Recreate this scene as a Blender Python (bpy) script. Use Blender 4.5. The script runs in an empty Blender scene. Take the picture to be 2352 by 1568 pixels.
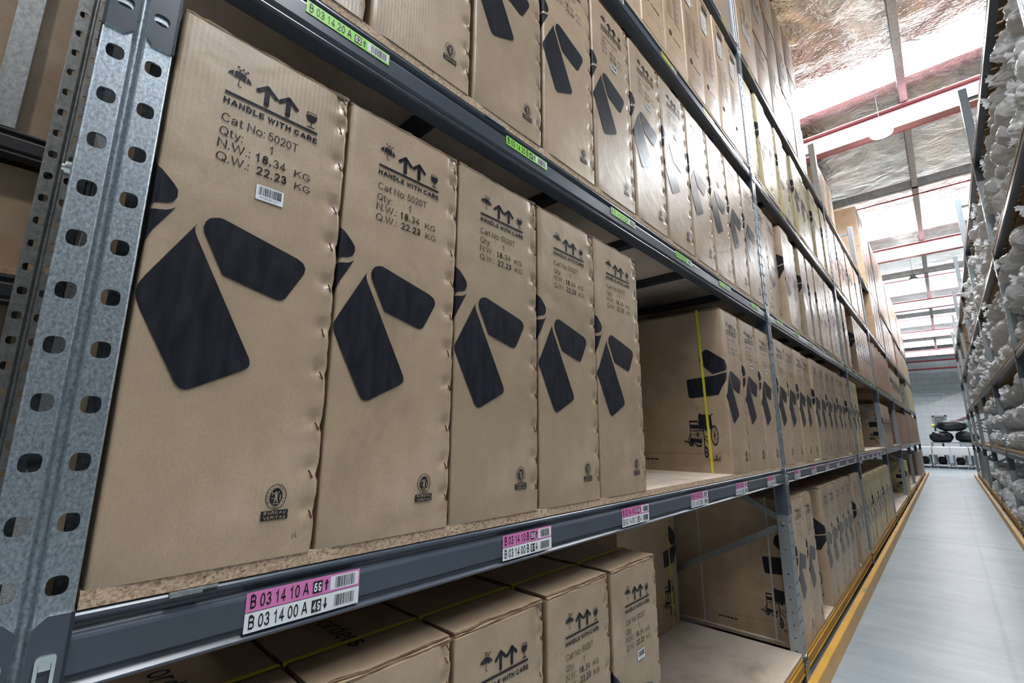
import bpy, bmesh, math, random
from mathutils import Vector, Matrix, noise

random.seed(7)
SC = bpy.context.scene
COL = SC.collection
H0 = 1.45                      # camera height above the floor
PI = math.pi

# ------------------------------------------------------------------ camera
cam_d = bpy.data.cameras.new('camera')
cam = bpy.data.objects.new('camera', cam_d)
COL.objects.link(cam)
cam_d.sensor_fit = 'HORIZONTAL'
cam_d.sensor_width = 36.0
cam_d.lens = 36.0 * 1048.8 / 2352.0
cam_d.clip_start = 0.02
cam_d.clip_end = 300
RX = Vector((0.73074341, 0.68264169, 0.00379275))
RD = Vector((-0.13322683, 0.14805922, -0.97996381))
RF = Vector((-0.66952571, 0.71559681, 0.19913949))
m = Matrix.Identity(4)
for i in range(3):
    m[i][0] = RX[i]; m[i][1] = -RD[i]; m[i][2] = -RF[i]
m.translation = Vector((0.8, 0.0, H0))
cam.matrix_world = m
SC.camera = cam

# ------------------------------------------------------------------ world, exposure
SC.view_settings.view_transform = 'Standard'
SC.view_settings.look = 'None'
SC.view_settings.gamma = 1.0
SC.view_settings.use_curve_mapping = False
SC.view_settings.exposure = 0.0
SC.cycles.use_denoising = True
SC.cycles.max_bounces = 8
SC.cycles.diffuse_bounces = 2
SC.cycles.glossy_bounces = 4
SC.cycles.transmission_bounces = 4
SC.cycles.sample_clamp_indirect = 6.0
world = bpy.data.worlds.new('world')
SC.world = world
world.use_nodes = True
wb = world.node_tree.nodes['Background']
wb.inputs[0].default_value = (0.86, 0.93, 1.0, 1)
wb.inputs[1].default_value = 0.9
SKY_POWER = 46.0               # roof skylight strips
LAMP_POWER = 380.0              # high bay lamps

# ------------------------------------------------------------------ materials
def mat(name, base=(0.5, 0.5, 0.5), rough=0.5, metal=0.0, spec=0.5):
    M = bpy.data.materials.new(name)
    M.use_nodes = True
    b = M.node_tree.nodes['Principled BSDF']
    b.inputs['Base Color'].default_value = (*base, 1)
    b.inputs['Roughness'].default_value = rough
    b.inputs['Metallic'].default_value = metal
    b.inputs['Specular IOR Level'].default_value = spec
    return M, M.node_tree.nodes, M.node_tree.links, b

def nd(N, t, **kw):
    n = N.new(t)
    for k, v in kw.items():
        if hasattr(n, k) and not (k in n.inputs):
            setattr(n, k, v)
        else:
            n.inputs[k].default_value = v
    return n

def coords(N, L, scale=(1, 1, 1), use='Object'):
    t = N.new('ShaderNodeTexCoord')
    mp = N.new('ShaderNodeMapping')
    mp.inputs['Scale'].default_value = scale
    L.new(t.outputs[use], mp.inputs['Vector'])
    return mp.outputs['Vector']

def ramp(N, L, fac, stops):
    r = N.new('ShaderNodeValToRGB')
    e = r.color_ramp.elements
    while len(e) < len(stops):
        e.new(0.5)
    for el, (p, c) in zip(e, stops):
        el.position = p
        el.color = (*c, 1)
    L.new(fac, r.inputs['Fac'])
    return r.outputs['Color']

def bump(N, L, b, height, strength=0.3, dist=0.002):
    n = N.new('ShaderNodeBump')
    n.inputs['Strength'].default_value = strength
    n.inputs['Distance'].default_value = dist
    L.new(height, n.inputs['Height'])
    L.new(n.outputs['Normal'], b.inputs['Normal'])
    return n

def cardboard(name, c1, c2, rough=0.5, spec=0.5):
    M, N, L, b = mat(name, c1, rough, 0, spec)
    v = coords(N, L, (1, 1, 1))
    n1 = nd(N, 'ShaderNodeTexNoise', Scale=5.0, Detail=6.0, Roughness=0.6)
    L.new(v, n1.inputs['Vector'])
    n2 = nd(N, 'ShaderNodeTexNoise', Scale=420.0, Detail=3.0, Roughness=0.7)
    v2 = coords(N, L, (1, 1, 0.45))
    L.new(v2, n2.inputs['Vector'])
    mx = nd(N, 'ShaderNodeMath', operation='MULTIPLY_ADD')
    L.new(n2.outputs['Fac'], mx.inputs[0]); mx.inputs[1].default_value = 0.45
    L.new(n1.outputs['Fac'], mx.inputs[2])
    colr = ramp(N, L, mx.outputs[0], [(0.42, tuple(x * 0.8 for x in c1)), (0.72, c1), (1.0, c2)])
    nz = nd(N, 'ShaderNodeTexNoise', Scale=3.2, Detail=9.0, Roughness=0.68, Distortion=0.5)
    lc = N.new('ShaderNodeTexCoord'); ob = N.new('ShaderNodeObjectInfo'); sv = nd(N, 'ShaderNodeVectorMath', operation='ADD')
    L.new(lc.outputs['Object'], sv.inputs[0]); L.new(ob.outputs['Location'], sv.inputs[1]); L.new(sv.outputs[0], nz.inputs['Vector'])
    dirt = nd(N, 'ShaderNodeMix', data_type='RGBA', blend_type='MULTIPLY')
    dm = N.new('ShaderNodeMapRange'); dm.inputs['From Min'].default_value = 0.54; dm.inputs['From Max'].default_value = 0.74
    L.new(nz.outputs['Fac'], dm.inputs['Value']); L.new(dm.outputs['Result'], dirt.inputs[0])
    L.new(colr, dirt.inputs[6]); dirt.inputs[7].default_value = (0.70, 0.68, 0.66, 1)
    colr = dirt.outputs[2]
    oi = N.new('ShaderNodeObjectInfo')
    hs = N.new('ShaderNodeHueSaturation')
    mr = N.new('ShaderNodeMapRange')
    mr.inputs['To Min'].default_value = 0.88; mr.inputs['To Max'].default_value = 1.1
    L.new(oi.outputs['Random'], mr.inputs['Value'])
    L.new(mr.outputs['Result'], hs.inputs['Value'])
    L.new(colr, hs.inputs['Color'])
    L.new(hs.outputs['Color'], b.inputs['Base Color'])
    # vertical fluting plus soft creases
    wv = nd(N, 'ShaderNodeTexWave', Scale=38.0, Distortion=1.2, Detail=2.0)
    wv.bands_direction = 'Y'
    L.new(v, wv.inputs['Vector'])
    n3 = nd(N, 'ShaderNodeTexNoise', Scale=9.0, Detail=4.0, Distortion=0.8)
    L.new(v, n3.inputs['Vector'])
    ad = nd(N, 'ShaderNodeMath', operation='MULTIPLY_ADD')
    L.new(wv.outputs['Fac'], ad.inputs[0]); ad.inputs[1].default_value = 0.05
    L.new(n3.outputs['Fac'], ad.inputs[2])
    bump(N, L, b, ad.outputs[0], 0.34, 0.006)
    return M

KRAFT = cardboard('kraft_cardboard', (0.405, 0.295, 0.19), (0.52, 0.395, 0.272), 0.38, 0.8)
KRAFT_RED = cardboard('reddish_cardboard', (0.36, 0.225, 0.145), (0.44, 0.29, 0.195), 0.46)
KRAFT_YEL = cardboard('yellowish_cardboard', (0.52, 0.42, 0.20), (0.62, 0.52, 0.27), 0.37, 0.8)
KRAFT_TAN = cardboard('tan_cardboard', (0.50, 0.345, 0.215), (0.62, 0.45, 0.30), 0.37, 0.8)

M, N, L, b = mat('cardboard_edge', (0.3, 0.2, 0.11), 0.8)
v = coords(N, L, (1, 1, 1))
w = nd(N, 'ShaderNodeTexNoise', Scale=9.0, Detail=5.0, Roughness=0.7)
L.new(coords(N, L, (1, 1.6, 42)), w.inputs['Vector'])
L.new(ramp(N, L, w.outputs['Fac'], [(0.42, (0.07, 0.042, 0.022)), (0.6, (0.36, 0.25, 0.15))]), b.inputs['Base Color'])
KRAFT_EDGE = M

M, N, L, b = mat('black_print', (0.017, 0.018, 0.024), 0.30, 0, 0.22)
v = coords(N, L, (1, 1, 0.25))
n = nd(N, 'ShaderNodeTexNoise', Scale=60.0, Detail=5.0)
L.new(v, n.inputs['Vector'])
L.new(ramp(N, L, n.outputs['Fac'], [(0.35, (0.012, 0.013, 0.018)), (0.7, (0.026, 0.027, 0.034))]), b.inputs['Base Color'])
n2 = nd(N, 'ShaderNodeTexNoise', Scale=9.0, Detail=4.0, Distortion=0.8)
L.new(coords(N, L), n2.inputs['Vector'])
bump(N, L, b, n2.outputs['Fac'], 0.2, 0.006)
PRINT = M
FAINT = mat('faint_print', (0.27, 0.185, 0.125), 0.5)[0]
KRAFT_INK = mat('kraft_lettering', (0.42, 0.31, 0.19), 0.6)[0]

def galvanised(name, lo, hi, rough, sc=120.0):
    M, N, L, b = mat(name, hi, rough, 0.85)
    v = coords(N, L, (1, 1, 0.7))
    vo = nd(N, 'ShaderNodeTexVoronoi', Scale=sc)
    no = nd(N, 'ShaderNodeTexNoise', Scale=sc * 0.6, Detail=6.0, Roughness=0.7)
    L.new(v, vo.inputs['Vector']); L.new(v, no.inputs['Vector'])
    ma = nd(N, 'ShaderNodeMath', operation='MULTIPLY_ADD')
    L.new(vo.outputs['Color'], ma.inputs[0]); ma.inputs[1].default_value = 0.12
    L.new(no.outputs['Fac'], ma.inputs[2])
    L.new(ramp(N, L, ma.outputs[0], [(0.36, lo), (0.76, hi)]), b.inputs['Base Color'])
    mr = N.new('ShaderNodeMapRange')
    mr.inputs['To Min'].default_value = rough - 0.1; mr.inputs['To Max'].default_value = rough + 0.15
    L.new(no.outputs['Fac'], mr.inputs['Value']); L.new(mr.outputs['Result'], b.inputs['Roughness'])
    bump(N, L, b, ma.outputs[0], 0.25, 0.0006)
    return M
GALV = galvanised('galvanised_steel', (0.20, 0.235, 0.26), (0.56, 0.63, 0.68), 0.36, 420.0)
GALV_DULL = galvanised('dull_steel', (0.25, 0.27, 0.28), (0.5, 0.52, 0.53), 0.45)
GALV_BRIGHT = mat('bright_zinc', (0.78, 0.84, 0.84), 0.25, 0.9)[0]

def painted(name, c, rough, spec=0.5, sc=260.0):
    M, N, L, b = mat(name, c, rough, 0, spec)
    v = coords(N, L)
    n = nd(N, 'ShaderNodeTexNoise', Scale=sc, Detail=3.0)
    L.new(v, n.inputs['Vector'])
    n2 = nd(N, 'ShaderNodeTexNoise', Scale=4.0, Detail=5.0)
    L.new(v, n2.inputs['Vector'])
    L.new(ramp(N, L, n2.outputs['Fac'], [(0.3, tuple(x * 0.86 for x in c)), (0.7, tuple(min(1, x * 1.1) for x in c))]), b.inputs['Base Color'])
    bump(N, L, b, n.outputs['Fac'], 0.06, 0.0005)
    return M
BEAM = painted('grey_beam_paint', (0.058, 0.072, 0.095), 0.30, 0.6)
YELLOW = painted('yellow_paint', (0.62, 0.33, 0.035), 0.38)
RED = painted('red_oxide_paint', (0.40, 0.19, 0.20), 0.45)
REDROD = painted('bright_red_paint', (0.45, 0.03, 0.04), 0.45)
PURLIN = galvanised('purlin_steel', (0.36, 0.38, 0.39), (0.6, 0.63, 0.64), 0.4, 30.0)
BLACKSTEEL = painted('dark_steel_paint', (0.03, 0.033, 0.04), 0.5)

# particle board: edge and face
M, N, L, b = mat('particle_board_edge', (0.45, 0.31, 0.2), 0.8)
v = coords(N, L, (1, 1, 1.6))
vo = nd(N, 'ShaderNodeTexVoronoi', Scale=230.0, Randomness=1.0)
no = nd(N, 'ShaderNodeTexNoise', Scale=160.0, Detail=5.0, Roughness=0.75)
L.new(v, vo.inputs['Vector']); L.new(v, no.inputs['Vector'])
ma = nd(N, 'ShaderNodeMath', operation='MULTIPLY_ADD')
L.new(vo.outputs['Color'], ma.inputs[0]); ma.inputs[1].default_value = 0.5
L.new(no.outputs['Fac'], ma.inputs[2])
L.new(ramp(N, L, ma.outputs[0], [(0.42, (0.10, 0.055, 0.03)), (0.62, (0.42, 0.28, 0.17)), (0.95, (0.66, 0.50, 0.35))]), b.inputs['Base Color'])
bump(N, L, b, ma.outputs[0], 0.6, 0.002)
PB_EDGE = M
M, N, L, b = mat('particle_board_face', (0.5, 0.4, 0.31), 0.55)
v = coords(N, L, (1, 1, 1))
n = nd(N, 'ShaderNodeTexNoise', Scale=3.0, Detail=8.0, Roughness=0.65, Distortion=0.6)
L.new(v, n.inputs['Vector'])
L.new(ramp(N, L, n.outputs['Fac'], [(0.3, (0.36, 0.28, 0.215)), (0.5, (0.56, 0.46, 0.37)), (0.75, (0.62, 0.52, 0.425))]), b.inputs['Base Color'])
PB_FACE = M
M, N, L, b = mat('timber_slats', (0.36, 0.24, 0.13), 0.7)
v = coords(N, L, (1.2, 9, 9))
n = nd(N, 'ShaderNodeTexNoise', Scale=2.0, Detail=6.0, Distortion=0.4)
L.new(v, n.inputs['Vector'])
L.new(ramp(N, L, n.outputs['Fac'], [(0.3, (0.26, 0.165, 0.085)), (0.7, (0.46, 0.32, 0.18))]), b.inputs['Base Color'])
TIMBER = M

# concrete floor
M, N, L, b = mat('sealed_concrete', (0.42, 0.47, 0.5), 0.38)
v = coords(N, L, (1, 1, 1))
n = nd(N, 'ShaderNodeTexNoise', Scale=1.3, Detail=9.0, Roughness=0.62)
n2 = nd(N, 'ShaderNodeTexNoise', Scale=3.0, Detail=6.0, Roughness=0.6)
v2 = coords(N, L, (0.35, 3.2, 1))
L.new(v, n.inputs['Vector']); L.new(v2, n2.inputs['Vector'])
ma = nd(N, 'ShaderNodeMath', operation='MULTIPLY_ADD')
L.new(n2.outputs['Fac'], ma.inputs[0]); ma.inputs[1].default_value = 0.6
L.new(n.outputs['Fac'], ma.inputs[2])
cc = ramp(N, L, ma.outputs[0], [(0.45, (0.18, 0.217, 0.242)), (0.8, (0.265, 0.308, 0.335)), (1.1, (0.34, 0.38, 0.40))])
sp = N.new('ShaderNodeSeparateXYZ'); L.new(v, sp.inputs[0])
def band(axis, lo, hi, soft):          # 1 inside lo..hi
    a = N.new('ShaderNodeMapRange'); a.inputs['From Min'].default_value = lo; a.inputs['From Max'].default_value = lo + soft
    L.new(sp.outputs[axis], a.inputs['Value'])
    c = N.new('ShaderNodeMapRange'); c.inputs['From Min'].default_value = hi - soft; c.inputs['From Max'].default_value = hi
    c.inputs['To Min'].default_value = 1; c.inputs['To Max'].default_value = 0
    L.new(sp.outputs[axis], c.inputs['Value'])
    q = nd(N, 'ShaderNodeMath', operation='MULTIPLY'); L.new(a.outputs[0], q.inputs[0]); L.new(c.outputs[0], q.inputs[1])
    return q.outputs[0]
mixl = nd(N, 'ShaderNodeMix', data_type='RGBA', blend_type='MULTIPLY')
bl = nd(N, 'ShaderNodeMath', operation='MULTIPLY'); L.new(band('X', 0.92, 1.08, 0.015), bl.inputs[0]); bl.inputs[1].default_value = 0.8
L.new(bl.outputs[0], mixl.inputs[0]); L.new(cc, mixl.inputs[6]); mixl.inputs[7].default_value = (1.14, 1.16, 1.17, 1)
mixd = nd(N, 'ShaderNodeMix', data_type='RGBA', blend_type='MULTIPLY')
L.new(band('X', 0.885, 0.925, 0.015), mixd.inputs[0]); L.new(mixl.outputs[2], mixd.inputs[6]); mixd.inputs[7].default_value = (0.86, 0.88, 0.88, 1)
mo = nd(N, 'ShaderNodeMath', operation='PINGPONG'); mo.inputs[1].default_value = 4.5
sh = nd(N, 'ShaderNodeMath', operation='ADD'); L.new(sp.outputs['Y'], sh.inputs[0]); sh.inputs[1].default_value = -9.08 + 18.0
L.new(sh.outputs[0], mo.inputs[0])
lt = nd(N, 'ShaderNodeMath', operation='LESS_THAN'); L.new(mo.outputs[0], lt.inputs[0]); lt.inputs[1].default_value = 0.014
mixj = nd(N, 'ShaderNodeMix', data_type='RGBA', blend_type='MULTIPLY')
L.new(lt.outputs[0], mixj.inputs[0]); L.new(mixd.outputs[2], mixj.inputs[6]); mixj.inputs[7].default_value = (0.35, 0.35, 0.36, 1)
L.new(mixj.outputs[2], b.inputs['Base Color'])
bump(N, L, b, ma.outputs[0], 0.1, 0.01)
CONCRETE = M

# foil sarking
M, N, L, b = mat('foil_insulation', (0.80, 0.79, 0.76), 0.12, 1.0)
v = coords(N, L, (1, 1, 1))
no = nd(N, 'ShaderNodeTexNoise', Scale=2.4, Detail=7.0, Roughness=0.6, Distortion=1.4)
L.new(v, no.inputs['Vector'])
v2 = coords(N, L, (4.0, 16.0, 1))
wv = nd(N, 'ShaderNodeTexNoise', Scale=3.0, Detail=2.0, Distortion=0.5)
L.new(v2, wv.inputs['Vector'])
ma = nd(N, 'ShaderNodeMath', operation='MULTIPLY_ADD')
L.new(wv.outputs['Fac'], ma.inputs[0]); ma.inputs[1].default_value = 0.22
L.new(no.outputs['Fac'], ma.inputs[2])
L.new(ramp(N, L, no.outputs['Fac'], [(0.3, (0.38, 0.385, 0.36)), (0.6, (0.64, 0.645, 0.61))]), b.inputs['Base Color'])
bump(N, L, b, ma.outputs[0], 0.34, 0.10)
FOIL = M

# block wall
M, N, L, b = mat('block_wall_paint', (0.6, 0.65, 0.68), 0.7)
v = coords(N, L, (1, 1, 1))
mp = N.new('ShaderNodeMapping'); mp.inputs['Rotation'].default_value = (PI / 2, 0, 0)
L.new(v, mp.inputs['Vector'])
br = nd(N, 'ShaderNodeTexBrick', Scale=1.0)
br.inputs['Color1'].default_value = (0.625, 0.688, 0.712, 1); br.inputs['Color2'].default_value = (0.7, 0.762, 0.787, 1); br.inputs['Mortar'].default_value = (0.5, 0.55, 0.575, 1)
br.inputs['Brick Width'].default_value = 0.8; br.inputs['Row Height'].default_value = 0.4; br.inputs['Mortar Size'].default_value = 0.02
L.new(mp.outputs['Vector'], br.inputs['Vector']); L.new(br.outputs['Color'], b.inputs['Base Color'])
BLOCK = M
M, N, L, b = mat('white_block_paint', (0.85, 0.86, 0.87), 0.7)
v = coords(N, L, (1, 1, 1))
mp = N.new('ShaderNodeMapping'); mp.inputs['Rotation'].default_value = (PI / 2, 0, 0)
L.new(v, mp.inputs['Vector'])
br = nd(N, 'ShaderNodeTexBrick', Scale=1.0)
br.inputs['Color1'].default_value = (0.84, 0.86, 0.88, 1); br.inputs['Color2'].default_value = (0.87, 0.89, 0.9, 1); br.inputs['Mortar'].default_value = (0.74, 0.76, 0.78, 1)
br.inputs['Brick Width'].default_value = 0.8; br.inputs['Row Height'].default_value = 0.4; br.inputs['Mortar Size'].default_value = 0.02
L.new(mp.outputs['Vector'], br.inputs['Vector']); L.new(br.outputs['Color'], b.inputs['Base Color'])
WHITEWALL = M
WALL_ABSORB = painted('light_absorbing_wall', (0.10, 0.105, 0.11), 0.6)  # invented wall colour, dark so the side walls soak up light

def emit(name, c, s):
    M, N, L, b = mat(name, (0.8, 0.8, 0.8), 0.5)
    b.inputs['Emission Color'].default_value = (*c, 1)
    b.inputs['Emission Strength'].default_value = s
    return M
SKYLIGHT = emit('skylight_sheet', (0.90, 0.95, 1.0), SKY_POWER)
LAMPGLOW = emit('lamp_lens', (1.0, 0.98, 0.94), LAMP_POWER)
EXITGREEN = mat('exit_sign_green', (0.0, 0.19, 0.085), 0.4)[0]

PINK = mat('pink_label', (0.72, 0.21, 0.48), 0.35)[0]
GREEN = mat('green_label', (0.33, 0.78, 0.10), 0.35)[0]
LEMON = mat('yellow_label', (0.80, 0.78, 0.10), 0.35)[0]
WHITE = mat('white_label', (0.80, 0.83, 0.86), 0.35)[0]
INK = mat('label_ink', (0.01, 0.01, 0.012), 0.4)[0]
STRAP = painted('yellow_strap', (0.68, 0.60, 0.03), 0.35)
WSTRAP = painted('white_strap', (0.55, 0.52, 0.49), 0.4)
STAPLE = mat('copper_staple', (0.22, 0.11, 0.06), 0.35, 0.9)[0]
WHITECLOTH = mat('white_cover', (0.85, 0.86, 0.87), 0.5)[0]
PLASTICGREY = painted('grey_panel', (0.20, 0.215, 0.23), 0.4)
BLACKBAG = mat('black_plastic', (0.02, 0.024, 0.03), 0.25)[0]
VOID = mat('hand_hole_dark', (0.02, 0.013, 0.008), 0.9)[0]

M, N, L, b = mat('clear_plastic_bag', (0.9, 0.92, 0.95), 0.24, 0, 0.6)
v = coords(N, L, (1, 1, 1))
n = nd(N, 'ShaderNodeTexNoise', Scale=7.0, Detail=4.0, Roughness=0.55, Distortion=2.0)
L.new(v, n.inputs['Vector'])
L.new(ramp(N, L, n.outputs['Fac'], [(0.3, (0.80, 0.83, 0.87)), (0.55, (0.92, 0.94, 0.97)), (0.8, (0.96, 0.97, 0.99))]), b.inputs['Base Color'])
b.inputs['Transmission Weight'].default_value = 0.0
b.inputs['Subsurface Weight'].default_value = 0.25
b.inputs['Subsurface Radius'].default_value = (0.05, 0.05, 0.05)
bump(N, L, b, n.outputs['Fac'], 0.45, 0.03)
tr = N.new('ShaderNodeBsdfTranslucent'); tr.inputs['Color'].default_value = (0.93, 0.95, 0.98, 1)
ms = N.new('ShaderNodeMixShader'); ms.inputs['Fac'].default_value = 0.4
L.new(b.outputs[0], ms.inputs[1]); L.new(tr.outputs[0], ms.inputs[2]); L.new(ms.outputs[0], N['Material Output'].inputs['Surface'])
BAG = M

# ------------------------------------------------------------------ mesh helpers
class MB:
    """Collects polygons with material slots and links them as ONE mesh object."""
    def __init__(s):
        s.v, s.f, s.mi, s.sm = [], [], [], []
    def poly(s, pts, mi=0, smooth=False):
        k = len(s.v)
        s.v += [tuple(p) for p in pts]
        s.f.append(tuple(range(k, k + len(pts)))); s.mi.append(mi); s.sm.append(smooth)
    def add(s, vs, fs, mi=0, smooth=False):
        k = len(s.v)
        s.v += [tuple(p) for p in vs]
        for f in fs:
            s.f.append(tuple(k + i for i in f)); s.mi.append(mi); s.sm.append(smooth)
    def box(s, x0, x1, y0, y1, z0, z1, mi=0, faces='xXyYzZ', mz=None):
        vs = [(x0, y0, z0), (x1, y0, z0), (x1, y1, z0), (x0, y1, z0), (x0, y0, z1), (x1, y0, z1), (x1, y1, z1), (x0, y1, z1)]
        F = {'z': (0, 3, 2, 1), 'Z': (4, 5, 6, 7), 'y': (0, 1, 5, 4), 'X': (1, 2, 6, 5), 'Y': (2, 3, 7, 6), 'x': (3, 0, 4, 7)}
        k = len(s.v); s.v += vs
        for c in faces:
            s.f.append(tuple(k + i for i in F[c])); s.sm.append(False)
            s.mi.append(mz if (mz is not None and c in 'zZ') else mi)
    def tube(s, a, b, r, n=10, mi=0, r2=None, caps=True):
        a, b = Vector(a), Vector(b)
        d = (b - a).normalized()
        u = d.orthogonal().normalized(); w = d.cross(u)
        r2 = r if r2 is None else r2
        vs = []
        for c, rr in ((a, r), (b, r2)):
            for i in range(n):
                t = 2 * PI * i / n
                vs.append(c + u * (rr * math.cos(t)) + w * (rr * math.sin(t)))
        s.add(vs, [(i, (i + 1) % n, n + (i + 1) % n, n + i) for i in range(n)], mi, True)
        if caps:
            s.poly([vs[i] for i in range(n)][::-1], mi); s.poly([vs[n + i] for i in range(n)], mi)
    def bar(s, a, b, wdt, t, up=(0, 0, 1), mi=0):
        a, b = Vector(a), Vector(b); d = (b - a).normalized()
        sd = d.cross(Vector(up)).normalized(); u = sd.cross(d)
        vs = []
        for c in (a, b):
            for i, j in ((-1, -1), (1, -1), (1, 1), (-1, 1)):
                vs.append(c + sd * (wdt / 2 * i) + u * (t / 2 * j))
        s.add(vs, [(0, 1, 2, 3), (7, 6, 5, 4), (0, 4, 5, 1), (1, 5, 6, 2), (2, 6, 7, 3), (3, 7, 4, 0)], mi)
    def sweep_y(s, prof, y0, y1, mi=0, smooth=False, closed=True, caps=True):
        n = len(prof)
        vs = [(p[0], y0, p[1]) for p in prof] + [(p[0], y1, p[1]) for p in prof]
        k = n if closed else n - 1
        s.add(vs, [(i, n + i, n + (i + 1) % n, (i + 1) % n) for i in range(k)], mi, smooth)
        if closed and caps:
            s.poly(vs[:n], mi); s.poly(vs[n:][::-1], mi)
    def mesh(s, name, mats):
        me = bpy.data.meshes.new(name)
        me.from_pydata(s.v, [], s.f)
        for mm in mats: me.materials.append(mm)
        me.polygons.foreach_set('material_index', s.mi)
        me.polygons.foreach_set('use_smooth', s.sm)
        me.update()
        return me
    def build(s, name, mats, parent=None):
        if not isinstance(mats, (list, tuple)): mats = [mats]
        return link(name, s.mesh(name, mats), parent)

def link(name, me, parent=None):
    o = bpy.data.objects.new(name, me)
    COL.objects.link(o)
    if parent is not None: o.parent = parent
    return o

def tag(o, label, cat, group=None, kind=None):
    o['label'] = label; o['category'] = cat
    if group: o['group'] = group
    if kind: o['kind'] = kind
    return o

def thing(name, label, cat, loc=(0, 0, 0), rz=0.0, group=None):
    o = bpy.data.objects.new(name, None)
    o.empty_display_size = 0.05
    COL.objects.link(o)
    o.location = loc; o.rotation_euler = (0, 0, rz)
    return tag(o, label, cat, group)

def struct(o):
    o['kind'] = 'structure'
    return o

def rounded(pts, r, n=5):
    """Polygon with each corner rounded by its radius (r number or list)."""
    out = []
    k = len(pts)
    for i in range(k):
        p = Vector((*pts[i], 0)).to_2d(); a = Vector(pts[i - 1]); c = Vector(pts[(i + 1) % k])
        rr = r[i] if isinstance(r, (list, tuple)) else r
        da, dc = (a - p), (c - p)
        t = min(rr, da.length * 0.48, dc.length * 0.48)
        if t < 1e-6:
            out.append(tuple(p)); continue
        p0 = p + da.normalized() * t; p1 = p + dc.normalized() * t
        for j in range(n + 1):
            u = j / n
            q = p0 * (1 - u) ** 2 + p * 2 * u * (1 - u) + p1 * u * u
            out.append((q.x, q.y))
    return out

def _arc(cx, cy, rx, ry, a0, a1, n=12):
    return [(cx + rx * math.cos(math.radians(a0 + (a1 - a0) * i / n)), cy + ry * math.sin(math.radians(a0 + (a1 - a0) * i / n))) for i in range(n + 1)]
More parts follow.
